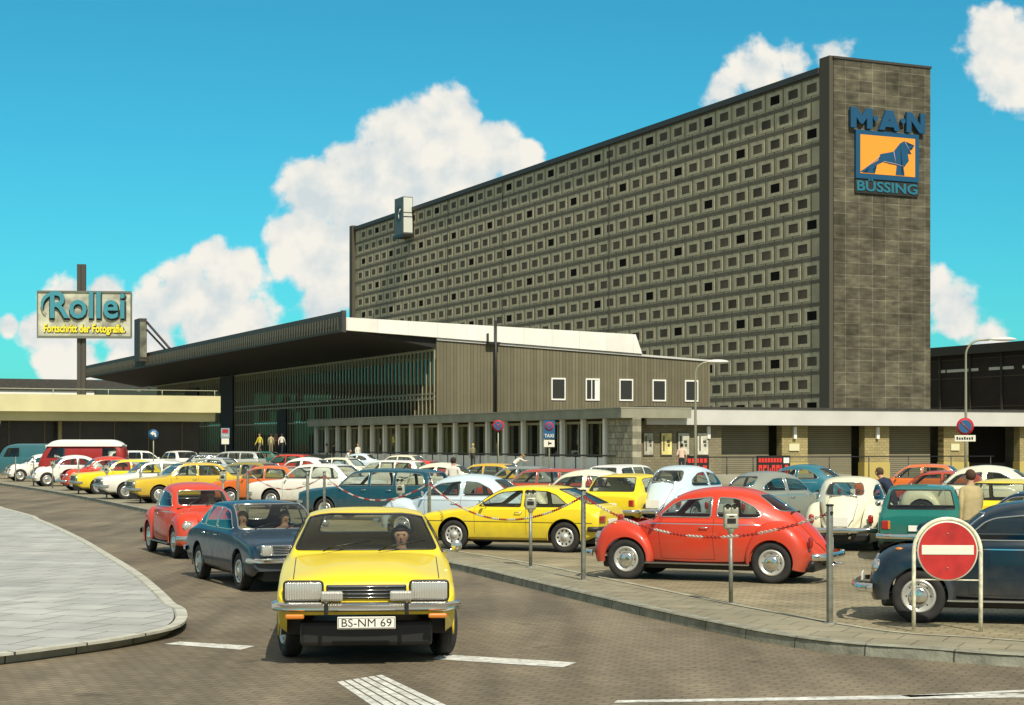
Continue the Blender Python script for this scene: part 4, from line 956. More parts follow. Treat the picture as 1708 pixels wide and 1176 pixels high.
LT = {'M': [(0,0),(0,1),(.27,1),(.5,.62),(.73,1),(1,1),(1,0),(.74,0),(.74,.52),(.56,.22),(.44,.22),(.26,.52),(.26,0)],
 'A': [(0,0),(.34,1),(.66,1),(1,0),(.74,0),(.69,.17),(.31,.17),(.26,0)], 'N': [(0,0),(0,1),(.3,1),(.74,.42),(.74,1),(1,1),(1,0),(.7,0),(.26,.58),(.26,0)]}
zc_ = (ez(180,1412)+ez(214,1412))/2; lh_ = 3.0; tw_ = w_*1.18; xl_ = cxs-.05-tw_/2
for ch, a, b_ in (('M', 0, .29), ('A', .375, .66), ('N', .745, 1.0)):
    bm = bmesh.new(); f = bm.faces.new([bm.verts.new((xl_+(a+(b_-a)*p_[0])*tw_, -.70, zc_-lh_/2+p_[1]*lh_)) for p_ in LT[ch]]); bmesh.ops.triangulate(bm, faces=[f])
    e_ = bmesh.ops.extrude_face_region(bm, geom=bm.faces[:]); bmesh.ops.translate(bm, verts=[g for g in e_['geom'] if isinstance(g, bmesh.types.BMVert)], vec=(0, .40, 0)); bmesh.ops.recalc_face_normals(bm, faces=bm.faces[:])
    finish(bm, 'letter', BLUE, ms)
bm = bmesh.new(); f = disc(bm, (xl_+.515*tw_, -.73, zc_+.05), .26, (0, -1, 0), 3); finish(bm, 'letter_opening', DKB, ms)
for a in (.332, .702):
    bm = bmesh.new(); disc(bm, (xl_+a*tw_, -.70, zc_+.1), .42, (0, -1, 0), 12); e_ = bmesh.ops.extrude_face_region(bm, geom=bm.faces[:]); bmesh.ops.translate(bm, verts=[g for g in e_['geom'] if isinstance(g, bmesh.types.BMVert)], vec=(0, .38, 0)); finish(bm, 'letter_dot', BLUE, ms)
B_(ms, 'name_board', [DKB], (x0_, x1_, -.3, 0, zb_-2.15, zb_-.12))
textobj('letter', 'BÜSSING', 2.05, mat('sign mid blue', (.02,.16,.22), .4), ms, MX((cxs, -.36, zb_-1.15), (1, 0, 0), (0, 0, 1)), .05, .05, width=w_*.96)
# station hall -----------------------------------------------------
hs = frame_root('station_hall', PS(728, 22), label='station hall with a long dark overhanging canopy, white roof edge and glazed front', cat='building')
HL = 97.0
# canopy: outline in local xz, extruded along y
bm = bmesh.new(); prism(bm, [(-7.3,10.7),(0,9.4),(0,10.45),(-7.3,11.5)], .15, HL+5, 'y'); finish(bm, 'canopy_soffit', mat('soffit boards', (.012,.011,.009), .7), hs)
bm = bmesh.new(); prism(bm, [(-7.6,10.45),(-7.32,10.45),(-7.32,11.95),(-7.6,11.95)], .02, HL+5, 'y')
finish(bm, 'canopy_fascia', DARKF, hs)
bm = bmesh.new()
for k in range(150): y = .6+k*.67; box(bm, -7.68, -7.605, y, y+.16, 10.6, 11.55)
finish(bm, 'fascia_ribs', mat('canopy rib', (.085, .078, .05), .5), hs)
bm = bmesh.new(); prism(bm, [(-7.3,10.55),(17.6,9.33),(17.0,10.86),(-7.3,11.5)], -.25, .10, 'y'); finish(bm, 'white_roof_edge', WFAS, hs)
bm = bmesh.new(); prism(bm, [(-7.62,10.4),(-7.30,10.4),(-7.30,12.0),(-7.62,12.0)], -.3, .02, 'y'); finish(bm, 'fascia_end', DARKF, hs)
bm = bmesh.new(); prism(bm, [(0,10.2),(17.0,10.3),(17.0,9.0),(24,8.75),(24,8.6),(0,8.6)], .10, HL, 'y'); finish(bm, 'roof', CONC, hs)
WOOD = brickmat('vertical board cladding', (.14,.125,.078), (.18,.16,.10), (.085,.075,.045), 1, .28, 40, .025, stain=.16, plane='xz', bump=.2, big=.3, offset=0)
bm = bmesh.new(); prism(bm, [(0,0),(24,0),(24,8.95),(17.6,9.28),(0,10.15)], 0, .10, 'y'); finish(bm, 'side_wall', WOOD, hs)
bm = bmesh.new(); prism(bm, [(0,10.17),(24.1,8.97),(24.1,8.82),(0,10.0)], -.12, -.005, 'y'); finish(bm, 'wall_coping', GFAS, hs)
B_(hs, 'back_wall', [WOOD], (23.9, 24, .1, HL, 0, 8.9)); B_(hs, 'hall_floor', [CONC], (0, 23.8, .2, HL, 1.0, 1.1))
def hx(px):
    X0 = (728-CX)/22; Z0 = F/22; k = (px-CX)/F; return (k*Z0-X0)/(.9109-k*.4127)
bmh = None
for px in (931, 988, 1044, 1099, 1153):
    xc = hx(px); xw = .62; wn = B_(hs, 'window', [WHITE], (xc-xw, xc-xw+.1, -.08, -.003, 5.55, 7.3), (xc+xw-.1, xc+xw, -.08, -.003, 5.55, 7.3), (xc-xw+.1, xc+xw-.1, -.08, -.003, 7.18, 7.3), (xc-xw+.1, xc+xw-.1, -.08, -.003, 5.55, 5.67))
    B_(wn, 'pane', [mat('dark pane', (.03, .032, .026), .12)], (xc-xw+.1, xc+xw-.1, -.03, -.004, 5.67, 7.18))
    if px == 988: B_(wn, 'sash_bar', [WHITE], (xc-.12, xc-.04, -.06, -.031, 5.67, 7.18), (xc+.2, xc+xw-.1, -.05, -.031, 5.67, 7.18))
# glazing
B_(hs, 'glass_wall', [FAC], (.0, .02, .3, HL, 4.2, 9.35))
bm = bmesh.new(); n_ = 118
for k in range(n_):
    y = .25+k*(HL-.3)/n_; box(bm, -.10, -.005, y, y+.13, 1.0, 9.36)
for z in (9.2, 5.9, 5.5, 4.0): box(bm, -.07, -.004, .25, HL, z, z+.14)
finish(bm, 'mullion_screen', MULL, hs)
B_(hs, 'beam_reflection', [mat('reflected beam tone', (.42,.38,.19), .6)], (.04, .14, 12, HL, 5.55, 6.0))  # pale strip behind the glass, painted as the reflection of a beam
B_(hs, 'clerestory_band', [mat('clerestory glass', (.58,.56,.36), .5)], (.04, .14, 52, HL+12, 8.2, 9.1))
B_(hs, 'door_front', [FAC], (.0, .02, .3, HL, 1.1, 4.0))
random.seed(3)
bm = bmesh.new()
for k in range(60):
    y = 2+random.random()*(HL-6); x = 3+random.random()*16; wv = 1+random.random()*3; z = random.choice((1.2, 1.4, 4.6, 6.2)); box(bm, x, x+.4, y, y+wv, z, z+.8+random.random()*1.6)
finish(bm, 'interior_fittings', mat('fittings', (.55,.48,.22), .8, noise=.3, nscale=.5), hs)
B_(hs, 'pier', [mat('dark pier', (.02,.018,.015), .8)], (-.3, 2, 57, 62, 1, 9.3), (-.3, 1.0, 72, 78, 1, 8.4), (-.25, .6, 38, 41, 1, 5.4))
# pipe with brackets on the side wall
pp = empty('flag_pole', hs.location, BANG, label='dark vertical pole fixed to the boarded side wall of the hall', cat='pole')
bm = bmesh.new(); tube(bm, [(hx(823), -.45, 4.2), (hx(823), -.45, 11.6)], .10, 8); finish(bm, 'pole', BLACK, pp)
bm = bmesh.new(); box(bm, hx(823)-.7, hx(823)+.35, -.5, -.26, 9.75, 9.95); box(bm, hx(823)-.7, hx(823)-.6, -.5, -.26, 9.75, 10.6); finish(bm, 'bracket', BLACK, pp)
# canopy edge sign
def hy_(px, x): # local y on plane x=const for hall
    k = (px-CX)/F; P = hs.location; ax = P.x+.9109*x; az = P.y+.4127*x
    return (k*az-ax)/(-.4127-k*.9109)
yc = hy_(240, -7.9)
cs = empty('canopy_sign', hs.location, BANG, label='upright boxed sign braced on the dark canopy edge near its far end', cat='sign')
B_(cs, 'casing', [DARKF], (-8.6, -7.8, yc-1, yc+1.6, 11.0, 15.6)); B_(cs, 'face', [mat('sign face dim', (.16,.16,.11), .5, noise=.5, nscale=1.2)], (-8.55, -7.85, yc-1.08, yc-1.004, 11.4, 15.2))
bm = bmesh.new(); tube(bm, [(-7.8, yc-1, 15.2), (-7.2, yc-9, 12)], .14, 5); tube(bm, [(-7.8, yc-1, 14.4), (-7.2, yc-7, 12)], .12, 5); finish(bm, 'brace', DARKF, cs)
# annex -------------------------------------------------------------
ann = frame_root('annex', PS(1055, 30.5), label='low flat-roofed annex with a row of pale pillars between windows', cat='building')
AL = 56.0; AZ = .45
B_(ann, 'roof_slab', [mat('annex fascia', (.27,.265,.19), .7, noise=.15, nscale=1)], (-.7, 3.7, -.0, AL, 3.58, 4.1)); B_(ann, 'roof_deck', [CONC], (-.75, 3.72, -.02, AL, 4.103, 4.16))
B_(ann, 'end_wall', [RUST], (.0, .54, 0, 2.9, 0, 3.57)); B_(ann, 'core_wall', [mat('annex inner wall', (.10,.09,.06), .9, noise=.5, nscale=.7)], (1.6, 1.75, 2.9, AL, .3, 3.57))
B_(ann, 'curtains', [mat('net curtain', (.66,.60,.30), .9, noise=.35, nscale=.9)], (1.2, 1.3, 26, AL-1, 1.5, 3.3))
for k in range(20):
    y = 3.2+k*2.766; B_(ann, 'pillar', [mat('pale pillar', (.84,.83,.74), .6)], (-.12, .12, y-.14, y+.14, AZ, 3.57))
for k in range(19):
    y = 3.2+k*2.766
    wn = B_(ann, 'window', [MULL], (.13, .20, y+.16, y+.24, 1.4, 3.45), (.13, .20, y+.9, y+.97, 1.4, 3.45), (.13, .20, y+2.5, y+2.6, 1.4, 3.45), (.13, .20, y+.24, y+.9, 3.3, 3.45), (.13, .20, y+.97, y+2.5, 3.3, 3.45))
    B_(wn, 'pane', [glassmat('annex glass', (.68,.68,.58), .06) if k == 0 else bpy.data.materials['annex glass']], (.205, .215, y+.16, y+2.6, 1.4, 3.45))
    B_(ann, 'parapet_panel', [mat('parapet panel', (.80,.79,.72), .7, noise=.06)], (.05, .13, y+.16, y+2.62, .42, 1.38))
terr = frame_root('terrace', PS(1055, 30.5)); tag(terr, kind='structure')
B_(terr, 'slab', [CONC], (-2.0, 1.2, 1.5, 52, -.05, AZ)); B_(terr, 'forecourt', [CONC], (-5.5, 3.6, 52.2, 135, -.05, 1.25), (.6, 12, -3.4, -.1, -.05, .45))
rl = frame_root('railing', PS(1055, 30.5), label='dark handrail with posts running along the front of the annex', cat='railing')
bm = bmesh.new(); tube(bm, [(-.75, .6, 1.5), (-.75, 53, 1.5)], .05, 6); finish(bm, 'handrail', BLACK, rl)
for k in range(20):
    y = 3.2+k*2.766-.5; bm = bmesh.new(); tube(bm, [(-.75, y, AZ), (-.75, y, 1.5)], .035, 6); finish(bm, 'post', BLACK, rl)
# garage range -------------------------------------------------------
gr = frame_root('goods_building', PS(1070, 30.0), label='low loading building with a pale grey fascia above dark bays and yellow brick piers', cat='building')
B_(gr, 'fascia', [GFAS], (-.0, 60, -.6, -.35, 3.22, 4.12)); B_(gr, 'roof', [DARKF], (-.0, 60, -.66, 24, 4.123, 4.24)); B_(gr, 'soffit', [DARKF], (0, 60, -.35, 3.0, 3.45, 3.6))
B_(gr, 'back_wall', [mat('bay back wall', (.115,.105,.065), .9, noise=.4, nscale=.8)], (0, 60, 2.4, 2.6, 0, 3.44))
def gxp(px):
    X0 = (1070-CX)/30; Z0 = F/30; k = (px-CX)/F; return (k*Z0-X0)/(.9109-k*.4127)
B_(gr, 'poster_wall', [BRICK], (0, gxp(1204), .05, .3, 0, 3.44))
for a, b_ in ((1305,1348),(1443,1484),(1575,1616),(1702,1745)):
    B_(gr, 'pier', [BRICKY], (gxp(a), gxp(b_), .05, .6, 0, 3.44)); B_(gr, 'pier_base', [mat('yellow pier base', (.48,.38,.11), .7)], (gxp(a)-.03, gxp(b_)+.03, .02, .65, 0, 1.05))
for a, b_ in ((1204,1305),(1348,1443),(1484,1575)):
    B_(gr, 'shutter', [brickmat('roller shutter '+str(a), (.25,.23,.15), (.22,.20,.13), (.11,.10,.07), 1, 50, .12, .02, stain=.12, plane='xz', bump=.3)], (gxp(a)+.02, gxp(b_)-.35, .9, 1.0, .0, 3.44))
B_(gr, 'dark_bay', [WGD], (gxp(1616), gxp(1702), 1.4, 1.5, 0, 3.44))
for i, (a, tilt) in enumerate(((1181,0),(1325,0),(1463,0))):
    o = B_(gr, 'bay_lamp', [WHITE], (gxp(a)-.10, gxp(a)+.10, -.12, .0+.04, 2.45, 3.15))
for i, (a, b_) in enumerate(((1316,1333),(1586,1600))):
    B_(gr, 'notice_plate', [mat('notice cream', (.70,.66,.42), .5)], (gxp(a), gxp(b_), -.03, .045, 1.75, 2.15)); 
# posters
pc = [((1074,1089),(.42,.40,.30),'grey framed poster with a dark figure, nearest the stone corner of the loading building'),((1103,1120),(.72,.60,.22),'yellow poster with dark writing on the loading building wall'),((1131,1149),(.50,.50,.38),'pale poster partly hidden behind the walking woman'),((1163,1181),(.60,.58,.46),'white and dark poster just right of the slim lamp post')]
for i, ((a, b_), c, lb) in enumerate(pc):
    o = frame_root('poster', PS(1070, 30.0), label=lb, cat='poster', group='posters on the loading building wall'); za, zb = 1.55, 2.75
    B_(o, 'frame', [mat('poster frame', (.10,.09,.06), .5)], (gxp(a)-.05, gxp(b_)+.05, -.02, .046, za-.05, zb+.05)); B_(o, 'sheet', [mat('poster sheet %d' % i, c, .6, noise=.3, nscale=3)], (gxp(a), gxp(b_), -.04, -.022, za, zb))
    d_ = gxp(b_)-gxp(a)
    B_(o, 'print', [mat('poster print', (.06,.055,.04), .7)], (gxp(a)+d_*.15, gxp(a)+d_*.28, -.05, -.041, za+.2, zb-.15), (gxp(a)+d_*.5, gxp(a)+d_*.8, -.05, -.041, zb-.55, zb-.4), (gxp(a)+d_*.6, gxp(a)+d_*.8, -.05, -.041, zb-.75, zb-.6))
# railing with advertising boards before the loading bays
rg = frame_root('railing', PS(1070, 30.0), label='thin dark railing in front of the loading bays', cat='railing')
bm = bmesh.new(); tube(bm, [(gxp(1130), -2.6, 1.42), (gxp(1610), -2.6, 1.42)], .03, 5); finish(bm, 'handrail', BLACK, rg)
for px in (1140, 1172, 1215, 1275, 1340, 1405, 1470, 1540, 1605):
    bm = bmesh.new(); tube(bm, [(gxp(px), -2.6, 0), (gxp(px), -2.6, 1.42)], .03, 5); finish(bm, 'post', BLACK, rg)
SIGNR = mat('board red', (.62, .04, .03), .5)
for (a, b_, lb, lg, tx) in ((1103, 1140, 'black advertising board with red lettering, half hidden behind the walking woman', 'left', ('BRAUN', 'BLITZ')), (1219, 1273, 'black advertising board with red lettering and a small white corner label', 'right', ('UMZÜGE', 'BLITZ'))):
    o = frame_root('advertising_board', PS(1070, 30.0), label=lb, cat='sign', group='advertising boards on the railing')
    xa, xb = gxp(a), gxp(b_); B_(o, 'panel', [BLACK], (xa, xb, -2.78, -2.70, .15, 1.5))
    bm = bmesh.new(); wl_ = xb-xa; n1_ = 8 if lg == 'right' else 5; x2 = xb-(.52 if lg == 'right' else .08)
    for k in range(n1_):
        a_ = xa+.08+k*(x2-xa-.08)/n1_; b2_ = a_+(x2-xa-.08)/n1_*.78
        box(bm, a_, b2_, -2.80, -2.785, 1.12, 1.36)
    for k in range(n1_-1):
        a_ = xa+.08+k*(wl_-.16)/(n1_-1); st = (wl_-.16)/(n1_-1)
        box(bm, a_, a_+st*.30, -2.80, -2.785, .32, .98); 
        if k % 3 != 2: box(bm, a_+st*.3, a_+st*.8, -2.80, -2.785, .80, .98)
        if k % 2 == 0: box(bm, a_+st*.3, a_+st*.8, -2.80, -2.785, .32, .48)
        if k % 4 != 1: box(bm, a_+st*.55, a_+st*.8, -2.80, -2.785, .48, .80)
    finish(bm, 'lettering', SIGNR, o)
    if lg == 'right': B_(o, 'label', [WHITE], (xb-.45, xb-.08, -2.80, -2.785, 1.08, 1.38))
# dark hall on the right ------------------------------------------------
dh = empty('train_shed', PS(1780, 9.4), BANG, label='dark brown shed with narrow bright clerestory strips right of the high-rise', cat='building')
def dy(px):
    k = (px-CX)/F; P = dh.location; return (k*P.y-P.x)/(-.4127-k*.9109)
DKB2 = mat('dark brown shed', (.035,.025,.018), .8, noise=.2, nscale=.4)
B_(dh, 'wall', [DKB2], (0, 30, -30, 160, 0, 20.6)); B_(dh, 'eaves', [DARKF], (-1.0, 0, -30, 160, 19.2, 20.9)); 
WSTR = mat('clerestory strip', (.80,.79,.70), .5)
for a, b_ in ((1566,1577),(1580,1632),(1650,1691)): B_(dh, 'clerestory_strip', [WSTR], (-.10, 0, dy(b_), dy(a), 15.9, 16.45))
B_(dh, 'clerestory_strip', [WSTR], (-.10, 0, dy(1760), dy(1706), 15.9, 16.45)); B_(dh, 'band', [mat('shed band', (.10,.08,.055), .8)], (-.05, -.001, -30, 160, 14.6, 14.8), (-.05, -.001, -30, 160, 18.2, 18.35), (-.05, -.001, -30, 160, 9.0, 9.2))
B_(dh, 'ribs', [DARKF], *[(-.3, -.001, y, y+.5, 0, 19.1) for y in range(-28, 160, 9)])
# pavilion ---------------------------------------------------------------
pv = frame_root('cafe_pavilion', PS(367, 22), label='low pavilion with a long yellow balcony front over a dark glazed ground floor', cat='building')
B_(pv, 'balcony_front', [YCON], (-70, 0, -.15, .15, 4.5, 5.75), (-.2, 0, .15, 24, 4.5, 5.75)); B_(pv, 'floor_slab', [YCON], (-70, -.25, .45, 23, 3.85, 4.497))
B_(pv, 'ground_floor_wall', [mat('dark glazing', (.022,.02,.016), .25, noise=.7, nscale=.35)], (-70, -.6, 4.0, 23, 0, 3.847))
for k in range(20): x = -2-k*2.6; B_(pv, 'glazing_bar', [mat('dim bars', (.14,.12,.07), .5)], (x, x+.08, 3.93, 3.997, 0, 3.8))
bm = bmesh.new(); tube(bm, [(hx0, 3.0, 0) for hx0 in (-11.4,)]+[(-11.4, 3.0, 3.85)], .15, 8); finish(bm, 'column', mat('column cream', (.42,.38,.22), .7), pv)
bm = bmesh.new(); tube(bm, [(-68, .05, 6.15), (-.2, .05, 6.15)], .03, 5); 
for k in range(18): tube(bm, [(-.4-k*4, .05, 5.7), (-.4-k*4, .05, 6.15)], .025, 5)
finish(bm, 'terrace_rail', mat('pale rail', (.50,.50,.35), .5), pv)
bm = bmesh.new(); prism(bm, [(-22.0,3.84),(-15.9,3.84),(-16.1,3.1),(-16.8,2.2),(-18.0,1.3),(-19.5,.6),(-22,.2)], 1.2, 1.6, 'y'); finish(bm, 'curved_stair_wall', YCON, pv)
cr_ = frame_root('cafe_furniture', tuple(pv.location), label='dark folded parasols and chairs heaped on the pavilion roof terrace', cat='furniture')
bm = bmesh.new()
random.seed(5)
for k in range(9): x = -8.8+k*.5; bbox(bm, x, x+.55, .6, 1.3, 5.2, 6.05+random.random()*.35, .05)
bmesh.ops.translate(bm, verts=bm.verts, vec=(-.4, 0, 0)); finish(bm, 'stacked_chairs', mat('dark green cloth', (.03,.045,.035), .8), cr_)
# far platform roofs -------------------------------------------------------
pr = frame_root('platform_roof', PS(260, 10.6), label='long dark flat platform roof far behind the pavilion', cat='building')
B_(pr, 'roof', [DARKF], (-140, 0, 0, 30, 10.3, 12.0)); B_(pr, 'white_band', [WSTR], (-140, 0, .3, 8, 9.6, 10.25)); B_(pr, 'support_wall', [DKB2], (-140, -.2, 8, 9, 0, 9.6))  # dark roof edge with a white band below it
# ------------------------------------------------------------------ tall pole sign
rs = empty('pylon_sign', PS(136, 19.5), R_(6), label='grey boxed advertising sign with blue and yellow letters on a tall dark pole', cat='sign')
def ru(dx): return dx/19.5
def rz_(py): return H+(HY-py)/19.5
B_(rs, 'pole', [mat('pole dark', (.06,.055,.045), .6, .2)], (-.36, -.06, -.2, .25, 0, rz_(441)), (.06, .36, -.2, .25, 0, rz_(441)), (-.06, .06, -.1, .2, 0, rz_(441)))
bm = bmesh.new(); xa, xb = ru(66-136), ru(218-136); prism(bm, [(xa,-.45),(xb,-.45),(xb,.5),(xa,.5)], rz_(562), rz_(488), 'z')
finish(bm, 'sign_box', mat('weathered sign face', (.40,.40,.31), .6, noise=.45, nscale=1.0), rs)
B_(rs, 'frame', [mat('sign frame', (.13,.14,.11), .6)], (xa-.06, xb+.06, -.55, -.455, rz_(565), rz_(561)), (xa-.06, xb+.06, -.55, -.455, rz_(489), rz_(486)), (xa-.06, xa+.03, -.55, -.455, rz_(561), rz_(489)), (xb-.03, xb+.06, -.55, -.455, rz_(561), rz_(489)))
LB = mat('letter blue', (.05, .24, .30), .4); LY = mat('letter yellow', (.80, .68, .04), .4)
textobj('letter', 'Rollei', 3.2, DKB, rs, MX(((xa+xb)/2+.27, -.50, rz_(513)-.05), (1, 0, 0), (0, 0, 1)), .03, .10, width=(xb-xa)*.83)
textobj('letter', 'Rollei', 3.2, LB, rs, MX(((xa+xb)/2+.25, -.66, rz_(512)), (1, 0, 0), (0, 0, 1)), .09, .05, width=(xb-xa)*.80)
def swash(m, y0, y1, dx, w2):
    bm = bmesh.new(); cx0, cz0 = xa+1.28+dx, rz_(512)+.18-abs(dx)*.6; n = 22; rw_ = []
    for k in range(n+1):
        a = R_(70+k*165/n); ro_, ri_ = .98, .98-w2*math.sin(math.pi*min(1, (k+3)/n))**.6
        rw_.append([bm.verts.new((cx0+r_*math.cos(a)*(1.0), y_, cz0+r_*math.sin(a))) for r_ in (ri_, ro_) for y_ in (y0, y1)])
    for k in range(n):
        a, b_ = rw_[k], rw_[k+1]
        for i, j in ((0, 1), (1, 3), (3, 2), (2, 0)): bm.faces.new((a[i], a[j], b_[j], b_[i]))
    bm.faces.new([rw_[0][i] for i in (0, 1, 3, 2)]); bm.faces.new([rw_[-1][i] for i in (0, 1, 3, 2)]); bmesh.ops.recalc_face_normals(bm, faces=bm.faces[:]); finish(bm, 'letter_swash', m, rs)
swash(LB, -.76, -.60, 0, .30); swash(DKB, -.52, -.47, .06, .36)
textobj('letter', 'Fortschritt der Fotografie.', .95, DKB, rs, MX(((xa+xb)/2+.05, -.47, rz_(549)-.04), (1, 0, 0), (0, 0, 1)), .01, .05, width=(xb-xa)*.88)
textobj('letter', 'Fortschritt der Fotografie.', .95, LY, rs, MX(((xa+xb)/2, -.53, rz_(549)), (1, 0, 0), (0, 0, 1)), .02, .03, width=(xb-xa)*.87)
# ------------------------------------------------------------------ traffic on the road
GP = 'cars parked in rows on the car park'
h1 = -D1
capri_p = G(605, 1092, ROAD)
C1 = car('coupe', 'yellow', PS(611, 152.5, ROAD), (.085, -1), 'yellow coupé driving straight towards the camera, headlamps and plate BS-NM 69 in front', 'car', 1.15, 'cars driving on the road', axle=(1.28, 0))
C2 = car('fastback', 'navy', G(397, 984, ROAD), (.42, -.91), 'dark blue saloon on the road just behind the yellow coupé', 'car', 1.0, 'cars driving on the road', axle=(1.25, -.78), ptxt=1)
C3 = car('beetle', 'red', G(290, 931, ROAD), (.40, -.92), 'red rounded car on the road, last of the three driving cars', 'car', 1.0, 'cars driving on the road', axle=(1.2, -.72))
# front row, side on
hA = (-.92, .39)
car('hatch_coupe', 'yellow', G(757, 917), hA, 'bright yellow wedge-shaped coupé parked behind the kerb posts with its side to the road', 'car', 1.02, GP, axle=(1.18, .75))
car('beetle', 'red', G(1044, 966), hA, 'large red rounded car parked side on behind the hanging chain', 'car', 1.0, GP, axle=(1.2, .72))
car('beetle', 'darkblack', G(1532, 1039), (-.97, .24), 'very dark blue rounded car behind the no-entry sign, cut by the picture edge', 'car', 1.0, GP, axle=(1.2, .72))
# left row, noses to the road
hL = (-.90, -.43)
for (k, col, px, py, lb) in (
    ('beetle','white',30,803,'small white rounded car at the far left end of the kerb row'),
    ('beetle','white',74,811,'white rounded car with its nose to the kerb just before the red and white van'),
    ('beetle','red',126,818,'orange-red rounded car nose-in between a white car and a yellow car'),
    ('sedan','yellow',158,824,'yellow saloon nose-in beside the orange-red rounded car'),
    ('sedan','white',203,832,'white saloon nose-in between two yellow cars in the left row'),
    ('sedan','mustard',258,839,'mustard saloon nose-in, nearest the red driving car')):
    car(k, col, G(px, py), hL, lb, 'car', 1.06, GP, axle=(1.2, 0))
v1 = car('van', 'vanteal', PS(64, 27), (-1, .1), 'dull teal van at the left edge behind the small white car', 'van', 1.12, 'vans parked behind the left row')
v2 = copy_tree(v1); v2.location = PS(140, 29.5); v2.scale = (1.13,)*3
for o in v2.children_recursive:
    if o.type == 'MESH':
        for sl in o.material_slots:
            if sl.material and sl.material.name.startswith('car paint'): sl.link = 'OBJECT'; sl.material = paint('vanred', CL['vanred'])
tag(v2, 'red van with a raised white roof parked behind the left row', 'van'); roof_cap(v2, paint('white', CL['white']))
v2.rotation_euler = (0, 0, math.atan2(-.05, -1)); v2.children[0]
# remaining rows: kind, colour, centre x, scale s (pixels per metre), heading, label, size
hM = (-.93, .37); hB = (.50, .87)
rest_ = [
 ('estate','white',236,25,(.9,.4),'white estate car right behind the back of the red van',1.2),
 ('sedan','white',298,25,(-.6,.8),'small white saloon with rounded roof under the dark pavilion front',1.2),
 ('sedan','navy',348,26,(.9,.2),'dim blue saloon between the white saloon and the tall pale estate at the back',1.05),
 ('estate','silver',384,24,(-.95,.2),'tall pale estate directly below the blue and white post sign',1.15),
 ('sedan','green',436,21,(-.95,.2),'dark green saloon with a pale roof beside the station steps',1.1),
 ('sedan','white',309,44,hM,'white saloon whose roof shows behind the mustard saloon',1.0),
 ('hatch','silver',352,40,hM,'grey-green hatchback between a white and an olive saloon',.95),
 ('sedan','olive',412,43,hM,'olive-yellow saloon with large side windows above the red driving car',1.05),
 ('sedan','orange',452,47,hM,'orange saloon half hidden behind the dark blue driving car',1.0),
 ('hatch','red',480,28,hM,'bright red hatchback near the station steps',1.1),
 ('sedan','white',530,50,hM,'white saloon left of the long dark teal estate',1.08),
 ('sedan','cream',560,33,hM,'cream saloon in the fourth row below the people in white shirts',1.05),
 ('beetle','paleblue',596,24,hM,'pale grey-blue rounded car by the station steps',1.0),
 ('estate','white',640,36,hM,'white estate behind the roof of the long teal estate',1.0),
 ('hatch','red',686,34,hM,'red hatchback of which a sliver shows above the long teal estate',.98),
 ('beetle','cream',727,46,hM,'cream rounded car just behind the long teal estate',1.0),
 ('sedan','ochre',812,44,hM,'ochre yellow saloon in front of the annex railing',1.02),
 ('estate','white',842,24,hM,'white estate with roof bars directly below the round no-stopping sign',1.05),
 ('sedan','grey',868,48,hM,'dark grey saloon behind the pale blue rounded car',1.0),
 ('estate','brickred',902,52,hM,'brick-red estate behind the bright yellow wedge-shaped coupé',.98),
 ('beetle','cream',972,62,hM,'cream rounded car behind the tail of the yellow wedge-shaped coupé',1.0),
 ('sedan','silver',1022,27,hM,'pale saloon in front of the stone corner of the annex',1.12),
 ('estate','white',1050,45,(.55,.83),'white-roofed estate behind the small yellow hatchback',1.0),
 ('hatch','yellow',1058,63,(.42,.9),'small yellow hatchback seen from behind next to the pale grey rounded car',1.0),
 ('beetle','paleblue',1146,63,(.50,.87),'pale grey rounded car seen from behind above the roof of the large red car',1.08),
 ('beetle','seablue',1332,50,(-.8,.6),'sea-blue rounded car near the loading bays',1.0),
 ('beetle','grey',1288,66,(.75,.66),'dull grey rounded car between the red car and the cream one seen from behind',1.0),
 ('beetle','cream',1422,78,(.32,.95),'cream rounded car seen from behind, oval lamps and rear window facing the camera',1.0),
 ('hatch','green',1538,85,(.24,.97),'sea-green hatchback seen from behind, left of the man in the beige coat',1.0),
 ('sedan','orange',1536,48,hM,'orange-red saloon farther back, behind the man in dark clothes',1.05),
 ('hatch','brickred',1562,57,hM,'dull red hatchback just behind the roof of the sea-green hatchback',1.0),
 ('beetle','cream',1628,63,hM,'cream rounded car behind the head of the man in the beige coat',1.08),
 ('hatch','yellow',1690,74,(.5,.87),'deep yellow hatchback at the right picture edge',1.0),
 ('sedan','navy',1745,97,(-.8,.6),'dark blue saloon at the right edge behind the nearest dark car',1.0),
 ('sedan','silver',352,33,hM,'silver saloon behind the grey-green hatchback',1.05),
 ('beetle','white',505,37,hM,'white rounded car between the bright red hatchback and the white saloon',1.05),
 ('sedan','cream',668,29,hM,'far cream saloon just in front of the white parapet panels of the annex',1.08),
 ('estate','teal',628,58,hM,'long dark teal estate parked side on behind the driving cars',1.04),
 ('beetle','paleblue',772,73,hM,'pale blue rounded car parked directly behind the yellow wedge-shaped coupé',1.0)]
for (k, col, px, s, hd, lb, sc_) in rest_: car(k, col, PS(px, s), hd, lb, 'car', sc_, GP)
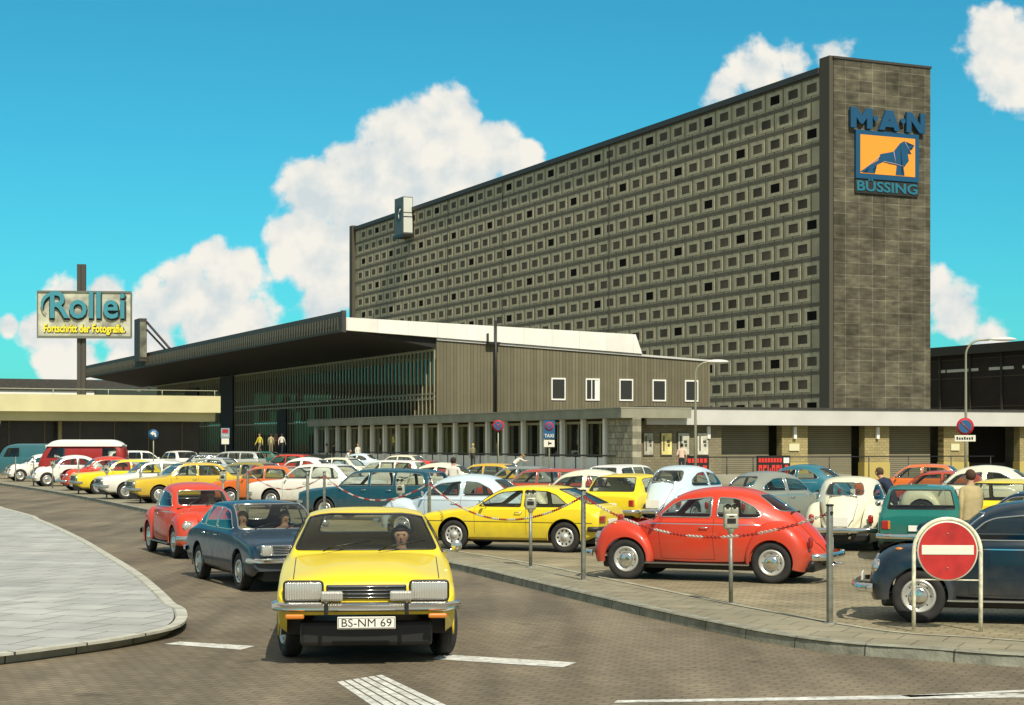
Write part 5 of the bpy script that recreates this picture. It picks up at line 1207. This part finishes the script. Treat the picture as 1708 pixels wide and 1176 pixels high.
# ------------------------------------------------------------------ posts, meters, chains, signs, lamps
def fpost(px, py, label, h=1.43, m=None):
    o = empty('kerb_post', G(px, py), R_(25), label=label, cat='post', group='steel posts along the kerb')
    bm = bmesh.new(); bbox(bm, -.032, .032, -.032, .032, 0, h, .01); finish(bm, 'pole', m or STEEL, o, True)
    bm = bmesh.new(); bbox(bm, -.038, .038, -.038, .038, h, h+.025, .008); finish(bm, 'cap', BLACK, o, True)
    bm = bmesh.new(); tube(bm, [(0, -.05, h-.08), (0, .05, h-.08)], .02, 8); finish(bm, 'chain_ring', BLACK, o)
    bm = bmesh.new(); lathe(bm, [(.09, .0), (.085, .012), (.04, .016)], 14, 'z'); finish(bm, 'foot_plate', STEEL, o)
    return o
METM = mat('meter casing', (.40, .40, .30), .45, .3, noise=.2, nscale=15)
MET = None
def meter(px, py, label, small=False):
    global MET
    if MET is None:
        o = empty('parking_meter'); MET = o
        bm = bmesh.new(); tube(bm, [(0, 0, 0), (0, 0, .98)], .030, 10); finish(bm, 'pole', STEEL, o)
        bm = bmesh.new(); lathe(bm, [(.09, .0), (.085, .012), (.03, .02)], 14, 'z'); finish(bm, 'foot_plate', STEEL, o)
        bm = bmesh.new(); bbox(bm, -.10, .10, -.055, .055, 1.02, 1.24, .03, seg=3); lathe(bm, [(.03, .96), (.045, .98), (.06, 1.03)], 12, 'z'); hd = finish(bm, 'meter_head', METM, o, True)
        for s in (-1, 1):
            bm = bmesh.new(); lathe(bm, [(.052, -.045), (.054, 0), (.052, .045), (.02, .052), (.001, .053)], 16, 'y', M=Matrix.Translation((s*.05, 0, 1.32))); bbox(bm, s*.05-.052, s*.05+.052, -.045, .045, 1.22, 1.32, .015); finish(bm, 'dome', METM, hd, True)
            bm = bmesh.new(); disc(bm, (s*.05, -.057, 1.33), .024, (0, -1, 0), 12); finish(bm, 'dial', BLACK, hd)
        bm = bmesh.new(); box(bm, -.06, .06, -.060, -.057, 1.10, 1.17); box(bm, -.035, .035, -.060, -.057, 1.19, 1.205); finish(bm, 'coin_plate', BLACK, hd)
    else: o = copy_tree(MET)
    o.location = G(px, py); o.rotation_euler = (0, 0, random.uniform(-.3, .1)); return tag(o, label, 'parking meter', 'parking meters along the kerb')
def kz(x): # post foot row on the kerb strip
    return 838+(x-234)*.1346 if x < 716 else (903+(x-716)*.253 if x < 973 else 968+(x-973)*.175)
for px, py, lb in ((1384, 1040, 'steel kerb post between the large red car and the no-entry sign'), (973, 968, 'steel kerb post in front of the tail of the yellow wedge-shaped coupé'), (716, 912, 'steel kerb post beside the roof of the yellow driving coupé'),
    (541, 879, 'steel kerb post in front of the dark teal estate'), (513, 876, 'thin steel post at the nose of the dark teal estate'), (413, 861, 'steel post above the roof of the dark blue driving car, right one of two'), (397, 859, 'steel post above the roof of the dark blue driving car, left one of two'),
    (234, 839, 'pale steel post in front of the white saloon in the left row'), (131, 824, 'pale steel post in front of the orange-red rounded car'), (56, 811, 'pale steel post between the two white rounded cars'), (26, 805, 'pale steel post at the left end in front of the first white car')):
    fpost(px, py, lb)
for px, py, lb in ((885, 946, 'parking meter in front of the door of the yellow wedge-shaped coupé'), (1219, 1007, 'parking meter in front of the door of the large red car'), (668, 897, 'parking meter in front of the tail of the dark teal estate'),
    (372, 857, 'parking meter behind the windscreen of the red driving car'), (178, 831, 'parking meter in front of the yellow saloon in the left row'), (88, 815, 'parking meter in front of the red van')):
    meter(px, py, lb)
CR = mat('chain red', (.48, .03, .02), .5); CW_ = mat('chain white', (.66, .64, .56), .5)
def chain(a, b_, sag, label):
    a = Vector(a); b_ = Vector(b_); n = int((a-b_).length/.055); P = []
    for i in range(n+1):
        t = i/n; p = a.lerp(b_, t); p.z -= 4*sag*t*(1-t); P.append(p)
    bm = bmesh.new()
    for i in range(n):
        p, q = P[i], P[i+1]; d = (q-p).normalized(); sd_ = d.cross(Vector((0, 0, 1))).normalized() if i % 2 else d.cross(Vector((0, 0, 1))).normalized().cross(d)
        c = (p+q)/2; l = .036; ww = .015; pts = [c-d*l-sd_*0, c-d*l*.6+sd_*ww, c+d*l*.6+sd_*ww, c+d*l, c+d*l*.6-sd_*ww, c-d*l*.6-sd_*ww]; pts = pts+pts[:1]
        tube(bm, pts, .0065, 4, mi=(i//9) % 2, cap=False)
    o = finish(bm, 'barrier_chain', [CR, CW_]); return tag(o, label, 'chain', 'red and white chains between the kerb posts')
def top(px, py, z=1.35): v = G(px, py); v.z = z; return v
chain(top(716, 912), top(973, 968), .56, 'red and white chain sagging in front of the yellow wedge-shaped coupé'); chain(top(973, 968), top(1384, 1040), .46, 'red and white chain sagging in front of the large red car')
chain(top(541, 879), top(716, 912), .50, 'red and white chain hanging in front of the dark teal estate'); chain(top(413, 861), top(541, 879), .45, 'red and white chain hanging in front of the white saloon')
# no-entry sign
NR = mat('no entry red', (.47, .025, .022), .45, noise=.22, nscale=6); YW = mat('weathered cream tube', (.72, .69, .50), .5, noise=.35, nscale=12)
ne = empty('no_entry_sign', PS(1580, 143), R_(-3), label='red round no-entry sign with a white bar in a cream tube frame', cat='sign')
bm = bmesh.new(); rr = .386; tube(bm, [(-rr, 0, -.02), (-rr, 0, .5)]+[(-rr*math.cos(a), 0, .93+rr*math.sin(a)) for a in [k*math.pi/20 for k in range(21)]]+[(rr, 0, .5), (rr, 0, -.02)], .024, 10); finish(bm, 'tube_frame', YW, ne)
bm = bmesh.new(); tube(bm, [(-rr, 0, .607), (rr, 0, .600)], .008, 6); finish(bm, 'crossbar', YW, ne)
bm = bmesh.new(); lathe(bm, [(.345, .0), (.352, -.012), (.345, -.022), (.001, -.022)], 48, 'y', M=Matrix.Translation((0, 0, .943))); dsk = finish(bm, 'sign_disc', [mat('sign rim white', (.70,.66,.52), .45)], ne)
bm = bmesh.new(); disc(bm, (0, -.0245, .943), .334, (0, -1, 0), 48); finish(bm, 'red_face', NR, dsk)
bm = bmesh.new(); bbox(bm, -.300, .300, -.031, -.026, .943-.055+.012, .943+.055+.012, .002); finish(bm, 'white_bar', [mat('sign bar white', (.78,.75,.62), .45)], dsk)
for s in (-1, 1):
    bm = bmesh.new(); tube(bm, [(s*rr, 0, .943), (s*.33, -.005, .943)], .012, 6); finish(bm, 'bracket', STEEL, ne)
for s_ in ((0, .20), (0, -.20)):
    bm = bmesh.new(); lathe(bm, [(.012, -.0), (.010, -.006), (.001, -.008)], 10, 'y', M=Matrix.Translation((s_[0], -.025, .943+s_[1]))); finish(bm, 'bolt', STEEL, dsk)
# lamps
LPM = mat('lamp pole', (.30, .30, .20), .5, .3); LH = mat('lamp housing', (.62, .62, .56), .4)
def lamp(px, s, ztop, a0, a1, label, rad=1.1, lean=0):
    o = empty('street_lamp', PS(px, s), 0, label=label, cat='street lamp', group='street lamps before the loading building')
    pts = [(0, 0, 0), (0, 0, 2.2), (.0, 0, ztop-rad)]+[(rad-rad*math.cos(a), 0, ztop-rad+rad*math.sin(a)) for a in [k*math.pi/20 for k in range(1, 11)]]+[(a0, 0, ztop+.02)]
    bm = bmesh.new(); tube(bm, pts, .05, 8, rs=[.085, .075]+[.05]*(len(pts)-2)); finish(bm, 'pole', LPM, o)
    bm = bmesh.new(); bmesh.ops.create_uvsphere(bm, u_segments=18, v_segments=10, radius=1)
    for q in bm.verts: q.co = Vector(((a0+a1)/2+q.co.x*(a1-a0)/2, q.co.y*.17, ztop+.03+q.co.z*(.13 if q.co.z > 0 else .07)))
    finish(bm, 'lamp_head', LH, o, True, 80); return o
lamp(1160, 32, 6.4, .55, 1.75, 'slim street lamp with a white head left of the loading bays', .6)
lamp(1611, 34, 7.25, 1.15, 2.5, 'tall curved street lamp carrying the round no-parking sign', .75)
SR = mat('traffic sign red', (.45, .02, .03), .4); SB = mat('traffic sign blue', (.02, .10, .22), .4); SW = mat('traffic sign white', (.72, .70, .58), .45)
def rsign(o, x, z, r, slash=1, y=-.08):
    bm = bmesh.new(); lathe(bm, [(r, 0), (r, -.02), (.001, -.02)], 32, 'y', M=Matrix.Translation((x, y, z))); d = finish(bm, 'sign_disc', SR, o)
    bm = bmesh.new(); disc(bm, (x, y-.024, z), r*.74, (0, -1, 0), 32); finish(bm, 'blue_field', SB, d)
    bm = bmesh.new()
    for k in range(slash):
        a = math.pi*.75 if k == 0 else math.pi*.25; c, s_ = math.cos(a)*r*.78, math.sin(a)*r*.78; tube(bm, [(x-c, y-.026, z-s_), (x+c, y-.026, z+s_)], r*.07, 4)
    finish(bm, 'slash', SR, d)
o = empty('no_parking_sign', PS(1609, 34.6), 0, label='round blue and red no-parking sign with a white plate on the tall lamp', cat='sign')
rsign(o, 0, 3.0, .42); B_(o, 'plate', [SW], (-.5, .5, -.10, -.07, 2.28, 2.58))
bm = bmesh.new()
for k in range(7): box(bm, -.42+k*.12, -.34+k*.12, -.108, -.101, 2.36, 2.50-(.03 if k % 3 else 0))
finish(bm, 'plate_lettering', INK, o)
bm = bmesh.new(); box(bm, -.05, .05, -.07, .02, 2.3, 3.3); finish(bm, 'bracket', STEEL, o)
def polesign(px, s, label, zt, nm='traffic_sign'):
    o = empty(nm, PS(px, s), 0, label=label, cat='sign'); bm = bmesh.new(); tube(bm, [(0, 0, 0), (0, 0, zt)], .035, 8); finish(bm, 'pole', LPM, o); return o
o = polesign(831, 33, 'round red and blue no-stopping sign in front of the annex pillars', 3.3); rsign(o, 0, 3.08, .29, 2)
o = polesign(916, 33, 'tall blue taxi stand sign with a red ring and a white plate below', 3.3)
B_(o, 'board', [SB], (-.29, .29, -.09, -.04, 2.42, 3.34)); rsign(o, 0, 3.05, .22, 2, -.095); textobj('letter', 'TAXI', .24, SW, o, MX((0, -.10, 2.56), (1, 0, 0), (0, 0, 1)), .003, .004, width=.46)
B_(o, 'white_plate', [SW], (-.27, .27, -.09, -.04, 2.0, 2.36)); B_(o, 'arrow', [INK], (-.05, .12, -.10, -.092, 2.15, 2.22), (-.05, .0, -.10, -.092, 2.1, 2.28))
o = polesign(376, 24, 'small rectangular blue and white post sign before the dark station entrance', 3.2)
B_(o, 'board', [mat('grey blue board', (.22,.30,.32), .5)], (-.30, .30, -.09, -.04, 2.55, 3.24)); B_(o, 'white_plate', [SW], (-.26, .26, -.09, -.04, 2.12, 2.52)); textobj('letter', 'TAXI', .22, SW, o, MX((0, -.10, 2.72), (1, 0, 0), (0, 0, 1)), .003, .004, width=.46); B_(o, 'red_patch', [SR], (-.2, .2, -.10, -.091, 2.9, 3.15))
o = polesign(256, 27, 'round blue sign with a white arrow under the pavilion', 2.7)
bm = bmesh.new(); lathe(bm, [(.33, 0), (.33, -.02), (.001, -.02)], 28, 'y', M=Matrix.Translation((0, -.05, 2.72))); finish(bm, 'sign_disc', SB, o)
bm = bmesh.new(); prism(bm, [(-.18, 2.80), (.0, 2.96), (.02, 2.85), (.16, 2.80), (.20, 2.6), (.10, 2.58), (.08, 2.70), (.0, 2.74), (-.02, 2.66)], -.085, -.073, 'y'); finish(bm, 'arrow', SW, o)
# ------------------------------------------------------------------ people
SKIN = mat('skin', (.50, .28, .17), .6)
CLO = {}
def cloth(c):
    if c not in CLO: CLO[c] = mat('cloth %d' % len(CLO), c, .85, noise=.12, nscale=9)
    return CLO[c]
def person(label, loc, face, top_, bot_, hair=(.05,.03,.02), h=1.72, pose='stand', coat=None, sleeves=True, group=None, longhair=False, seed=0):
    """face: heading vector"""
    J = dict(pel=(0,0,.95,.135), wai=(0,0,1.10,.12), che=(.0,0,1.30,.145), nek=(.0,0,1.475,.052), hd0=(.02,0,1.55,.064), hd1=(.025,0,1.63,.104), hd2=(.01,0,1.685,.080))
    sw = dict(stand=0, walk=.22, sit=0, lean=.05, bend=.1)[pose]
    for s, t in ((1, 'L'), (-1, 'R')):
        k = sw*s
        J['sh'+t] = (0, s*.175, 1.40, .062); J['el'+t] = (-.02-k*.35, s*.235, 1.13, .043); J['wr'+t] = (.07-k*.75, s*.245, .90, .029); J['ha'+t] = (.09-k*.8, s*.245, .83, .030)
        J['hi'+t] = (0, s*.09, .90, .092); J['kn'+t] = (.02+k*.8, s*.095, .49, .058); J['an'+t] = (-.03+k*1.4, s*.10, .085, .040); J['to'+t] = (.13+k*1.4, s*.115, .04, .034)
    if pose == 'sit':
        for s, t in ((1, 'L'), (-1, 'R')):
            J['hi'+t] = (.02, s*.10, .93, .09); J['kn'+t] = (.42, s*.13, 1.0, .062); J['an'+t] = (.62, s*.12, .66, .042); J['to'+t] = (.78, s*.13, .62, .034)
            J['el'+t] = (.10, s*.25, 1.16, .043); J['wr'+t] = (.34, s*.17, 1.24, .029); J['ha'+t] = (.40, s*.15, 1.27, .03)
    if pose == 'bend':
        for n_, dx in (('wai',.03),('che',.14),('nek',.25),('hd0',.30),('hd1',.33),('hd2',.34),('shL',.20),('shR',.20)):
            x, y, z, r = J[n_]; J[n_] = (x+dx, y, z-dx*.35, r)
        for s, t in ((1, 'L'), (-1, 'R')): J['el'+t] = (.32, s*.24, 1.08, .043); J['wr'+t] = (.52, s*.17, 1.02, .029); J['ha'+t] = (.58, s*.16, 1.0, .03)
    if pose == 'lean':
        for n_, dx in (('wai',.10),('che',.30),('nek',.45),('hd0',.52),('hd1',.56),('hd2',.58),('shL',.40),('shR',.40)):
            x, y, z, r = J[n_]; J[n_] = (x+dx, y, z-dx*.30, r)
        for s, t in ((1, 'L'), (-1, 'R')): J['el'+t] = (.56, s*.26, 1.16, .043); J['wr'+t] = (.76, s*.16, 1.16, .029); J['ha'+t] = (.82, s*.15, 1.17, .03)
    E = [('pel','wai'),('wai','che'),('che','nek'),('nek','hd0'),('hd0','hd1'),('hd1','hd2')]
    for t in 'LR': E += [('che','sh'+t),('sh'+t,'el'+t),('el'+t,'wr'+t),('wr'+t,'ha'+t),('pel','hi'+t),('hi'+t,'kn'+t),('kn'+t,'an'+t),('an'+t,'to'+t)]
    k_ = h/1.72; bm = bmesh.new(); sk = bm.verts.layers.skin.verify(); V = {}
    for n_, (x, y, z, r) in J.items():
        q = bm.verts.new((x, y, z)); V[n_] = q; q[sk].radius = (r, r) if not n_.startswith(('che', 'wai', 'pel')) else (r*.78, r*1.05); q[sk].use_root = n_ == 'pel'
    for a, b_ in E: bm.edges.new((V[a], V[b_]))
    me = bpy.data.meshes.new('p'); bm.to_mesh(me); bm.free(); t0 = bpy.data.objects.new('p', me); COL.objects.link(t0)
    md = t0.modifiers.new('s', 'SKIN'); md.use_smooth_shade = True; ms_ = t0.modifiers.new('u', 'SUBSURF'); ms_.levels = 2
    bpy.context.view_layer.update(); m2 = bpy.data.meshes.new_from_object(t0.evaluated_get(bpy.context.evaluated_depsgraph_get())); bpy.data.objects.remove(t0)
    bm = bmesh.new(); bm.from_mesh(m2)
    segs = [(Vector(J[a][:3]), Vector(J[b_][:3]), a, b_) for a, b_ in E]
    def mi(a, b_, t):
        if a in ('nek','hd0','hd1'): return 2
        if a.startswith('wr'): return 2
        if a.startswith('el'): return 0 if sleeves else 2
        if a.startswith('an'): return 3
        if a.startswith('kn') and t > .93: return 3
        if a.startswith(('hi','kn')) or b_.startswith('hi'): return 1
        if (a, b_) == ('pel', 'wai'): return 1 if t < .35 else 0
        return 0
    for f in bm.faces:
        c = f.calc_center_median(); best = 9
        for A, B, a, b_ in segs:
            d = B-A; t = max(0, min(1, (c-A).dot(d)/d.length_squared)); q = (A+d*t-c).length
            if q < best: best = q; f.material_index = mi(a, b_, t); f.smooth = True
    def ell(c, r, m):
        q = bmesh.ops.create_uvsphere(bm, u_segments=8, v_segments=6, radius=1)['verts']
        for v_ in q: v_.co = Vector(c)+Vector((v_.co.x*r[0], v_.co.y*r[1], v_.co.z*r[2]))
        for f in {f for v_ in q for f in v_.link_faces}: f.material_index = m; f.smooth = True
    hc = Vector(J['hd1'][:3])
    fx = max(v_.co.x for v_ in bm.verts if abs(v_.co.z-hc.z) < .03 and abs(v_.co.y-hc.y) < .05)-hc.x; fy = max(v_.co.y for v_ in bm.verts if abs(v_.co.z-hc.z) < .03 and abs(v_.co.x-hc.x) < .08)-hc.y
    ell(hc+Vector((fx+.004, 0, -.018)), (.018, .011, .022), 2); ell(hc+Vector((fx-.004, 0, .026)), (.008, .045, .007), 2)
    for s in (-1, 1): ell(hc+Vector((fx-.010, s*.031, .008)), (.011, .013, .008), 3); ell(hc+Vector((-.005, s*fy, -.01)), (.018, .010, .028), 2)
    ell(hc+Vector((fx-.010, 0, -.056)), (.010, .022, .006), 4)
    for t, s in (('L', 1), ('R', -1)):   # fingers and thumb
        a = Vector(J['wr'+t][:3]); b_ = Vector(J['ha'+t][:3]); d = (b_-a).normalized(); side_ = d.cross(Vector((0, s, 0))).normalized()
        for i, (o_, ln) in enumerate(((-.024,.060),(-.008,.072),(.008,.068),(.024,.052))):
            p0 = b_+side_*o_+d*.01; p1 = p0+d*ln*.55+Vector((0, -s*.006, 0)); p2 = p1+d*ln*.4+Vector((0, -s*.018, 0)); tube(bm, [p0, p1, p2], .008, 5, mi=2, rs=[.009, .008, .006])
        p0 = b_-side_*.026-d*.02; tube(bm, [p0, p0-side_*.022+d*.03, p0-side_*.024+d*.055], .009, 5, mi=2)
    bot2 = cloth(bot_)
    p = finish(bm, 'person', [cloth(top_), bot2, SKIN, mat('dark shoes', (.02,.016,.012), .5), mat('lips', (.35,.10,.08), .5), cloth(hair)])
    p.location = loc; p.rotation_euler = (0, 0, math.atan2(face[1], face[0])); p.scale = (k_,)*3
    bm = bmesh.new(); q = bmesh.ops.create_icosphere(bm, subdivisions=3, radius=1)['verts']; random.seed(seed+3)
    for v_ in q:
        n = v_.co.copy(); r = Vector((.100, .108 if longhair else .092, .105)); lo = -.075 if not longhair else -.16
        v_.co = hc+Vector((-.018, 0, .014))+Vector((n.x*r.x, n.y*r.y, n.z*r.z if n.z > 0 else n.z*(abs(lo)+.03)))*(1+random.uniform(-.03, .03))
    bmesh.ops.delete(bm, geom=[v_ for v_ in q if v_.co.x-hc.x > .022+max(0, v_.co.z-hc.z)*.5 and v_.co.z-hc.z < .05 and (not longhair or abs(v_.co.y-hc.y) < .070)], context='VERTS'); finish(bm, 'hair', cloth(hair), p, True, 80)
    if coat:
        bm = bmesh.new(); rings = []; cx_ = J['che'][0]
        for z, rx, ry in ((1.46,.05,.07),(1.44,.085,.17),(1.38,.125,.215),(1.25,.145,.215),(1.08,.145,.195),(.9,.165,.215),(.7,.18,.235),(.52,.19,.25)):
            tt = max(0, min(1, (z-.95)/.4)); rings.append([bm.verts.new((cx_*tt+rx*math.cos(a)*(1+.03*math.sin(a*5+z*3)), ry*math.sin(a), z)) for a in [i*2*math.pi/24 for i in range(24)]])
        for i in range(len(rings)-1):
            for j in range(24): bm.faces.new((rings[i][j], rings[i][(j+1) % 24], rings[i+1][(j+1) % 24], rings[i+1][j]))
        bm.faces.new(rings[0]); bmesh.ops.recalc_face_normals(bm, faces=bm.faces[:]); finish(bm, 'coat', cloth(coat), p, True, 80)
    return tag(p, label, 'person', group)
WS = (.70,.67,.58); DK = (.02,.022,.03)
person('man in a long beige coat walking away beside the sea-green hatchback', PS(1619, 96), (-.25, .95), (.42,.34,.17), (.20,.16,.10), (.06,.03,.015), 1.72, 'walk', coat=(.42,.34,.17))
person('man in dark navy clothes bending forward between the cream and sea-green cars', PS(1487, 74), (-.5, .6), (.012,.02,.045), (.015,.02,.03), (.07,.04,.02), 1.74, 'bend')
person('woman in a pale pink top and dark trousers seen from behind by the posters', PS(1137, 32.5, .45), (.1, .95), (.68,.50,.38), DK, (.02,.015,.01), 1.72, 'stand', sleeves=False)
person('dark-haired person in a white shirt between the cars below the annex', PS(756, 54), (.3, .9), WS, DK, (.02,.015,.01), 1.74)
person('person in a white shirt leaning over a car roof near the no-stopping sign', PS(856, 29), (.9, .2), WS, (.1,.1,.12), (.25,.15,.06), 1.74, 'lean')
GS = 'people by the station entrance'
for (px, s, z, f, tp, bt, hr, ps, lb) in (
 (433, 20.5, 1.25, (-.6,-.8), (.70,.60,.06), (.2,.16,.1), (.1,.06,.03), 'walk', 'person in a bright yellow top at the station steps'),
 (452, 20, 1.25, (0,1), (.42,.38,.20), (.25,.22,.14), (.05,.03,.02), 'stand', 'person in khaki at the station entrance'),
 (461, 19.6, 1.35, (.7,-.7), (.50,.22,.16), (.12,.08,.06), (.12,.06,.03), 'stand', 'person in a reddish top at the station entrance'),
 (470, 20.5, 1.25, (.2,.95), WS, DK, (.03,.02,.01), 'walk', 'person in a white shirt and black trousers at the station entrance'),
 (545, 21, .45, (-.9,.3), WS, (.18,.2,.2), (.1,.06,.03), 'stand', 'leftmost person in white at the left end of the annex'),
 (556, 21, .45, (.9,.3), (.02,.018,.015), (.1,.09,.07), (.03,.02,.01), 'stand', 'person in black at the left end of the annex'),
 (578, 22.4, .10, (.9,-.4), WS, (.15,.16,.18), (.25,.2,.12), 'bend', 'person in white stooping beside a pale car at the annex'),
 (597, 22.5, .45, (.5,-.8), WS, (.22,.13,.07), (.2,.11,.05), 'walk', 'person in a white top and brown trousers walking along the annex'),
 (789, 25.5, .45, (.3,.9), (.25,.22,.12), (.05,.05,.05), (.5,.38,.12), 'stand', 'fair-haired person in front of the annex pillars')):
    person(lb, PS(px, s, z), f, tp, bt, hr, 1.70, ps, group=GS)
def occupant(carobj, lx, ly, lz, label, tp, hr, sc=1, **k):
    M = Matrix.Rotation(carobj.rotation_euler.z, 3, 'Z'); c = carobj.scale.x
    p = carobj.location+M @ (Vector((lx, ly, lz-.93*.94))*c); f = M @ Vector((1, 0, 0))
    return person(label, p, f, tp, (.08,.07,.06), hr, 1.62*c, 'sit', **k)
occupant(C1, -.13, .36, .40, 'woman with dark hair driving the yellow coupé', (.30,.20,.14), (.015,.01,.008), longhair=True)
occupant(C2, .03, -.36, .43, 'fair passenger in the dark blue saloon', (.40,.34,.20), (.28,.18,.07), longhair=True)
occupant(C2, .03, .36, .43, 'dark-haired driver of the dark blue saloon', (.25,.12,.08), (.02,.015,.01))
occupant(C3, .0, .33, .58, 'driver in a pale top inside the red driving car', (.60,.50,.34), (.30,.22,.12))
